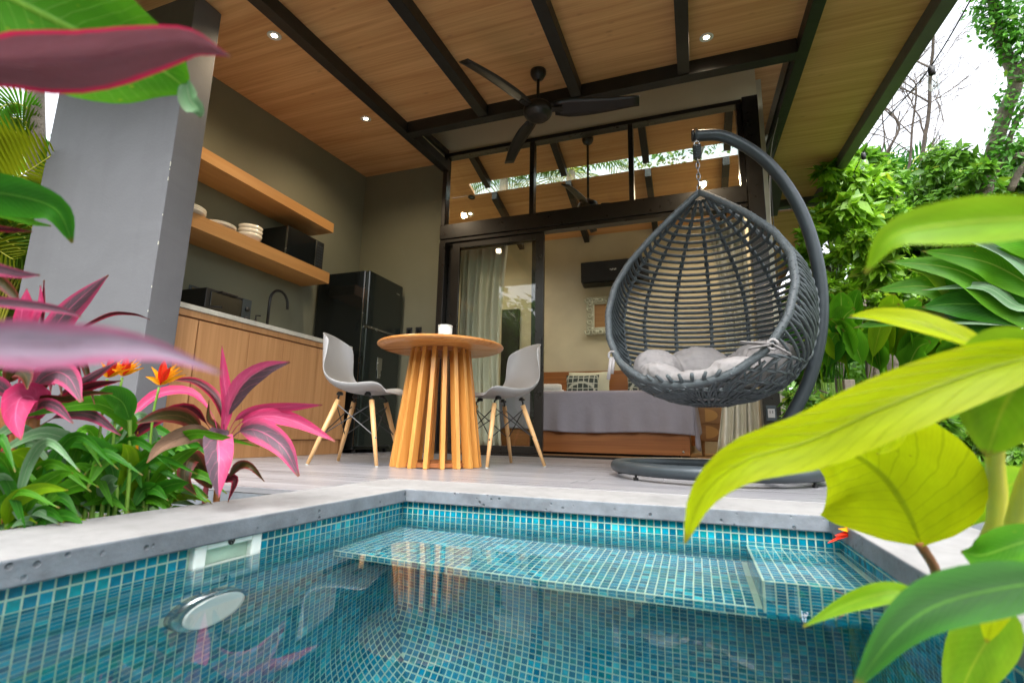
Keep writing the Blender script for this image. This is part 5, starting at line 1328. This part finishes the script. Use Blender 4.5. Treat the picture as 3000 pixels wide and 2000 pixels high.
# undergrowth over the ground: nobody could count it
cl = []
ru = random.Random(12)
for i in range(230):
    x = ru.uniform(.95, 9); y = ru.uniform(1.6, 16); h = ru.uniform(.05, .5)+max(0, (y-5)*.05)
    if x < 1.3+.02*y and y < 4.5: continue
    cl.append(((x, y, GZ+h*.5), (ru.uniform(.25, .6), ru.uniform(.25, .6), h), int(ru.uniform(140, 260)), .09))
for i in range(90):
    x = ru.uniform(-9, -4.3); y = ru.uniform(.5, 8); h = ru.uniform(.1, .7)
    cl.append(((x, y, GZ+h*.5), (ru.uniform(.3, .6), ru.uniform(.3, .6), h), int(ru.uniform(120, 220)), .10))
for i in range(40): cl.append(((ru.uniform(-3.3, -1.35), ru.uniform(-.2, 1.35), GZ+.05), (.2, .2, .06), 60, .05))
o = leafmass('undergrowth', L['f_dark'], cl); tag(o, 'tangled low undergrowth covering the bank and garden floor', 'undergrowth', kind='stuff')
# far wall of forest
cl = []
for i in range(150):
    a = ru.uniform(-.15, 1.25); dd = ru.uniform(15, 24); x, y = dd*math.sin(a), dd*math.cos(a); top_ = ru.uniform(2.2, 4.6)
    cl.append(((x, y, ru.uniform(.3, top_)), (1.5, 1.5, 1.3), 330, .30))
for i in range(60):
    a = ru.uniform(-1.75, -.95); dd = ru.uniform(12, 18); x, y = dd*math.sin(a), dd*math.cos(a)
    cl.append(((x, y, ru.uniform(.3, 5)), (1.4, 1.4, 1.3), 300, .28))
o = leafmass('forest', L['f_mid'], cl); tag(o, 'hazy mass of forest foliage closing off the garden', 'forest', kind='stuff')
# garden behind the photographer, seen only in reflections
cl = []
for i in range(240):
    a = ru.uniform(1.75, 4.5); dd = ru.uniform(7.5, 11); x, y = dd*math.sin(a), dd*math.cos(a)
    cl.append(((x, y, ru.uniform(.1, 4.0)), (1.1, 1.1, 1.0), 260, .34))
o = leafmass('garden_hedge', L['f_mid'], cl); tag(o, 'tall garden foliage on the near side of the pool', 'foliage', kind='stuff')

# ---- ivy clad trunk
iv = thing('ivy_tree', (at(2880, 640, 9).x, at(2880, 640, 9).y, GZ), 'leaning tree trunk wrapped in green ivy at upper right', 'tree')
tkp = [at(2870, 900, 9), at(2878, 640, 9), at(2895, 500, 9), at(2945, 330, 9), at(2975, 240, 9), at(2940, 140, 9), at(2915, 40, 9), at(2900, -120, 9)]
tpts = catmull(tkp, 40); MB().tube([Vector((tpts[0].x, tpts[0].y, GZ))]+tpts, [.10]+[.095-.0012*i for i in range(40)], 10).build('trunk', M['bark'], iv, True)
br = MB(); br.tube(catmull([at(2972, 240, 9), at(3010, 180, 9), at(3060, 120, 9)], 8), [.08-.005*i for i in range(8)], 8)
br.tube(catmull([at(2890, 560, 9), at(2930, 480, 9), at(2990, 455, 9), at(3060, 465, 9)], 12), [.05-.002*i for i in range(12)], 7)
br.tube(catmull([at(2960, 560, 9), at(2990, 500, 9), at(3030, 460, 9)], 8), .04, 7); br.tube(catmull([at(2955, 455, 9), at(2960, 400, 9), at(3000, 320, 9), at(3050, 260, 9)], 10), [.035-.002*i for i in range(10)], 6)
br.build('branch', M['bark'], iv, True)
cl = []
for i, p in enumerate(tpts):
    if i < 3: continue
    dens_ = 1.6 if i > 27 else (.75 if 6 < i < 20 else .4)
    cl.append(((p.x+ru.uniform(-.1, .1), p.y-.1, p.z), (.20+.10*(i > 27), .2, .16), int(44*dens_*(1.6 if i > 27 else 1)), .075))
for (x, y) in ((2935, 440), (2970, 420), (3000, 330), (2960, 120), (2990, 90), (2890, 60), (2990, 150)): cl.append(px_cluster(x, y, 8.9, 32, 70, .075))
leafmass('ivy', L['f_ivy'], cl, iv)['kind'] = 'stuff'
# ---- bare tree
bt_ = thing('bare_tree', (at(2700, 800, 12).x, at(2700, 800, 12).y, GZ), 'leafless tree with fine grey twigs against the sky', 'tree')
bm = MB(); rbt = random.Random(31)
def grow(p, d, ln, r, depth):
    pts = [p]; q = p.copy(); dd = d.copy()
    for i in range(5):
        dd = (dd+Vector((rbt.gauss(0, .16), rbt.gauss(0, .10), rbt.gauss(.03, .12)))).normalized(); q = q+dd*(ln/5); pts.append(q.copy())
    bm.tube(pts, [r*(1-.5*i/5) for i in range(6)], 6 if depth < 2 else 4, cap=False)
    if depth >= 4: return
    for k in range(rbt.choice([2, 3, 3]) if depth < 3 else 2):
        i = rbt.choice([2, 3, 4, 5]); nd = (dd+Vector((rbt.gauss(0, .75), rbt.gauss(0, .3), rbt.gauss(.15, .45)))).normalized()
        grow(pts[i], nd, ln*rbt.uniform(.5, .75), r*.5*(1-.3*i/5)+.002, depth+1)
DB = 12.0
for path, r in (([(2760, 700), (2700, 640), (2640, 580), (2560, 505), (2510, 460)], .05), ([(2660, 600), (2700, 540), (2705, 430), (2722, 330), (2725, 220), (2735, 120), (2720, 20), (2700, -60)], .042), ([(2640, 580), (2665, 480), (2672, 380), (2685, 260), (2662, 225)], .028), ([(2560, 505), (2625, 400), (2632, 360), (2600, 320), (2560, 300)], .028), ([(2560, 500), (2590, 420), (2585, 340), (2590, 300)], .018)):
    P3 = catmull([at(x, y, DB) for x, y in path], 16); bm.tube(P3, [r*(1-.045*i) for i in range(16)], 7, cap=False)
    for i in range(5, 16, 2):
        d_ = (P3[i]-P3[i-1]).normalized(); grow(P3[i], (d_*.5+Vector((rbt.choice([-1, 1])*rbt.uniform(.5, 1.1), rbt.gauss(0, .2), rbt.uniform(-.1, .5)))).normalized(), rbt.uniform(.7, 1.5), max(.008, r*.4), 1)
bm.build('branches', M['bark_dark'], bt_, True)
MB().tube([Vector((at(2760, 700, DB).x, at(2760, 700, DB).y, GZ)), at(2760, 700, DB)], .13, 8).build('trunk', M['bark_dark'], bt_, True)

# ---- palms
def frond(parent, pts, lw, n_, mat, droop=.3, tilt=.0, name='frond', nrm=None):
    C_ = catmull(pts, n_); V = MB(); uv = []
    L_ = sum((C_[i+1]-C_[i]).length for i in range(n_-1))
    for i in range(1, n_):
        u = i/(n_-1); t = (C_[min(i+1, n_-1)]-C_[i-1]).normalized(); hint = (CAM-C_[i]).normalized() if nrm is None else Vector(nrm)
        s = t.cross(hint).normalized(); s.rotate(Matrix.Rotation(tilt, 3, t)); ln = lw*(math.sin(math.pi*(.12+.86*u))**.6)
        for sg in (1, -1):
            d = (s*sg+t*.55).normalized(); nn = d.cross(t).normalized(); w_ = ln*.045+.003; a = C_[i]; b = a+d*ln*.55+Vector((0, 0, -droop*ln*.18)); c = a+d*ln+Vector((0, 0, -droop*ln*.6))
            k = len(V.v); V.add([a-t*w_*.5, a+t*w_*.5, b+t*w_, b-t*w_, c, b+nn*w_*.5, a+nn*w_*.1], [(0, 6, 5, 3), (6, 1, 2, 5), (3, 5, 4), (5, 2, 4)]); uv += [(.1, 0), (.1, 1), (.5, 1), (.5, 0), (1, .5), (.5, .5), (.1, .5)]
    V.uv = uv; o = V.build(name, mat, parent); 
    MB().tube(C_, [max(.003, lw*.035*(1-i/n_)) for i in range(n_)], 5).build('rachis', M['stem_yellow'], o, True)
    return o
pa = thing('areca_palm', (at(-100, 1200, 5).x, at(-100, 1200, 5).y, GZ), 'yellow green areca palm beside the left of the grey wing wall', 'palm')
for pts in ([(-260, 700, 5), (-60, 600, 5), (40, 530, 4.9), (160, 450, 4.8)],): frond(pa, [at(*p) for p in pts], .52, 34, L['palmy'], .0, .15)
for k in range(9):
    x = -200+k*34; frond(pa, [at(-120+k*8, 1150, 5.2), at(-60+k*14, 900-k*8, 5.1), at(x+140, 720-k*18, 5), at(x+240, 760-k*22, 4.9)], .36, 30, L['palm' if k % 3 else 'palmy'], .5, .3)
stem(pa, [(pa.location.x, pa.location.y, GZ), at(-120, 1150, 5.2), at(-80, 950, 5.1)], .04, M['stem_yellow'], 'trunk')
pb = thing('fern_tree', (at(90, 900, 8).x, at(90, 900, 8).y, GZ), 'feathery fern leaved tree with grey trunk behind the areca palm', 'tree')
MB().tube([Vector((at(100, 900, 8).x, at(100, 900, 8).y, GZ)), at(110, 800, 8), at(108, 500, 8), at(100, 200, 8), at(96, -100, 8)], [.1, .09, .085, .08, .07], 12).build('trunk', M['bark'], pb, True)
rp_ = random.Random(8)
for k in range(16):
    x, y = rp_.uniform(0, 190), rp_.uniform(270, 700); s_ = rp_.choice([-1, 1])
    frond(pb, [at(110, y+60, 8), at(110+s_*50, y+20, 7.9), at(110+s_*100, y+25, 7.8), at(110+s_*150, y+70, 7.7)], .30, 26, L['palm' if k % 3 else 'green'], .3, rp_.uniform(-.4, .4))
for (x, y, d, lab) in ((2560, 560, 14, 'small palm crown showing above the lime green tree'), (2500, 560, 15, 'distant palm crown beside the eave corner')):
    t = thing('palm_tree', (at(x, y, d).x, at(x, y, d).y, GZ), lab, 'palm', 'palms beyond the roof edge'); c = at(x, y, d)
    MB().tube([Vector((c.x, c.y, GZ)), c], [.14, .1], 8).build('trunk', M['bark'], t, True)
    for k in range(11):
        a = 2*math.pi*k/11+.3; e = Vector((math.cos(a), .3*math.sin(a), .25+.5*rp_.random()))
        frond(t, [c, c+e*.7, c+e*1.2+Vector((0, 0, -.15)), c+Vector((e.x*1.7, e.y*1.7, -.1))], .5, 22, L['deep'], .6, .2)

# ---- palms and a tree behind the roof, seen through the added bedroom ceiling slot
for (x, y, z, lab) in ((-4.3, 11.0, 6.6, 'palm crown behind the roof seen left through the added ceiling slot'), (-2.7, 11.5, 6.7, 'palm crown behind the roof seen mid way along added ceiling slot')):
    t = thing('palm_tree', (x, y, GZ), lab, 'palm', 'palms behind the bungalow'); c = Vector((x, y, z))
    MB().tube([Vector((x, y, GZ)), c], [.16, .11], 8).build('trunk', M['bark'], t, True)
    for k in range(12):
        a = 2*math.pi*k/12+.2; e = Vector((math.cos(a), math.sin(a), .3+.5*rp_.random()))
        frond(t, [c, c+e*.8, c+e*1.3+Vector((0, 0, -.25)), c+Vector((e.x*1.9, e.y*1.9, -.5))], .55, 22, L['palm'], .6, .2, nrm=(0, 0, 1))
t = thing('leafy_tree', (.3, 12, GZ), 'leafy tree behind the roof seen at right end of added ceiling slot', 'tree', 'trees beyond the terrace')
leafmass('crown', L['f_dark'], [((x, 11.6+.3*math.sin(x*5), 6.9+.25*math.sin(x*3)), (.55, .5, .45), 90, .13) for x in (-1.0, -.5, 0, .5, 1.0, 1.5, 2.0)], t)
MB().tube(catmull([(.3, 12, GZ), (.35, 12, 3), (.2, 11.8, 6), (.5, 11.7, 7.2)], 12), [.14-.009*i for i in range(12)], 8).build('trunk', M['bark_dark'], t, True)

# ---- fence post with barbed wire, brown rail
po = thing('fence_post', (at(2490, 1240, 3.6).x, at(2490, 1240, 3.6).y, GZ), 'weathered wooden fence post with barbed wire on the bank', 'post')
p0, p1 = at(2505, 1290, 3.6), at(2485, 1112, 3.6)
part('post', MB().bar(Vector((p0.x, p0.y, GZ-.05)), p1, .055, .05, (0, 1, 0)), M['postwood'], po, bevel=.004)
for (y0, y1) in ((1160, 1150), (1232, 1225), (1300, 1315)):
    pp = catmull([at(2420, y0+8, 3.9), at(2492, y0, 3.58), at(2640, (y0+y1)/2+4, 3.3), at(2900, y1, 3.0)], 24); wr_ = MB().tube(pp, .0022, 5)
    for i in range(2, 24, 3): wr_.tube([pp[i]+Vector((-.008, 0, .014)), pp[i]+Vector((.008, 0, -.014))], .0016, 4); wr_.tube([pp[i]+Vector((.008, 0, .014)), pp[i]+Vector((-.008, 0, -.014))], .0016, 4)
    part('barbed_wire', wr_, M['stand'], po)
rl_ = MB().bar(at(2640, 968, 6.0), at(2940, 1000, 5.2), .05, .13).build('garden_rail', M['railwood']); tag(rl_, 'brown wooden rail half hidden under banana like leaves', 'rail')
# ---- string lights along the eave
sl = thing('string_lights', (1.7, 4.5, 2.9), 'black cable with clear glass bulbs strung along the right eave', 'string lights')
wp = catmull([(1.72, 3.0, CZ(3.0)-.02), (1.735, 4.1, CZ(4.1)-.16), (1.74, 5.4, CZ(5.4)-.05), (1.75, 6.4, CZ(6.4)-.17), (1.72, 7.15, CZ(7.1)-.08), (2.4, 9.5, 2.6)], 60)
part('cable', MB().tube(wp, .005, 6), M['cord_black'], sl, smooth=True)
for k in (12, 27, 41, 52):
    p = wp[k]; part('bulb_socket', MB().lathe([(.014, 0), (.022, -.012), (.022, -.066), (.015, -.072)], p, 14), M['black'], sl, smooth=True)
    part('bulb', MB().lathe([(.015, -.072), (.036, -.105), (.041, -.148), (.027, -.186), (0, -.198)], p, 18), M['bulb'], sl, smooth=True)
# cables hanging by the door post
cb = thing('wall_cable', (.66, 4.45, 1.5), 'thin cables running down beside the right hand door post', 'cable')
part('cable', MB().tube(catmull([(.80, 4.6, CZ(4.6)-.11), (.70, 4.46, 2.6), (.655, 4.44, 2.0), (.65, 4.44, 1.0), (.645, 4.44, .3)], 30), .004, 6), M['shell'], cb)
part('cable', MB().tube(catmull([(.84, 4.9, CZ(4.9)-.11), (.75, 4.5, 2.7), (.68, 4.45, 2.3), (.675, 4.44, .8), (.67, 4.44, .2)], 30), .0035, 6), M['cord_black'], cb)
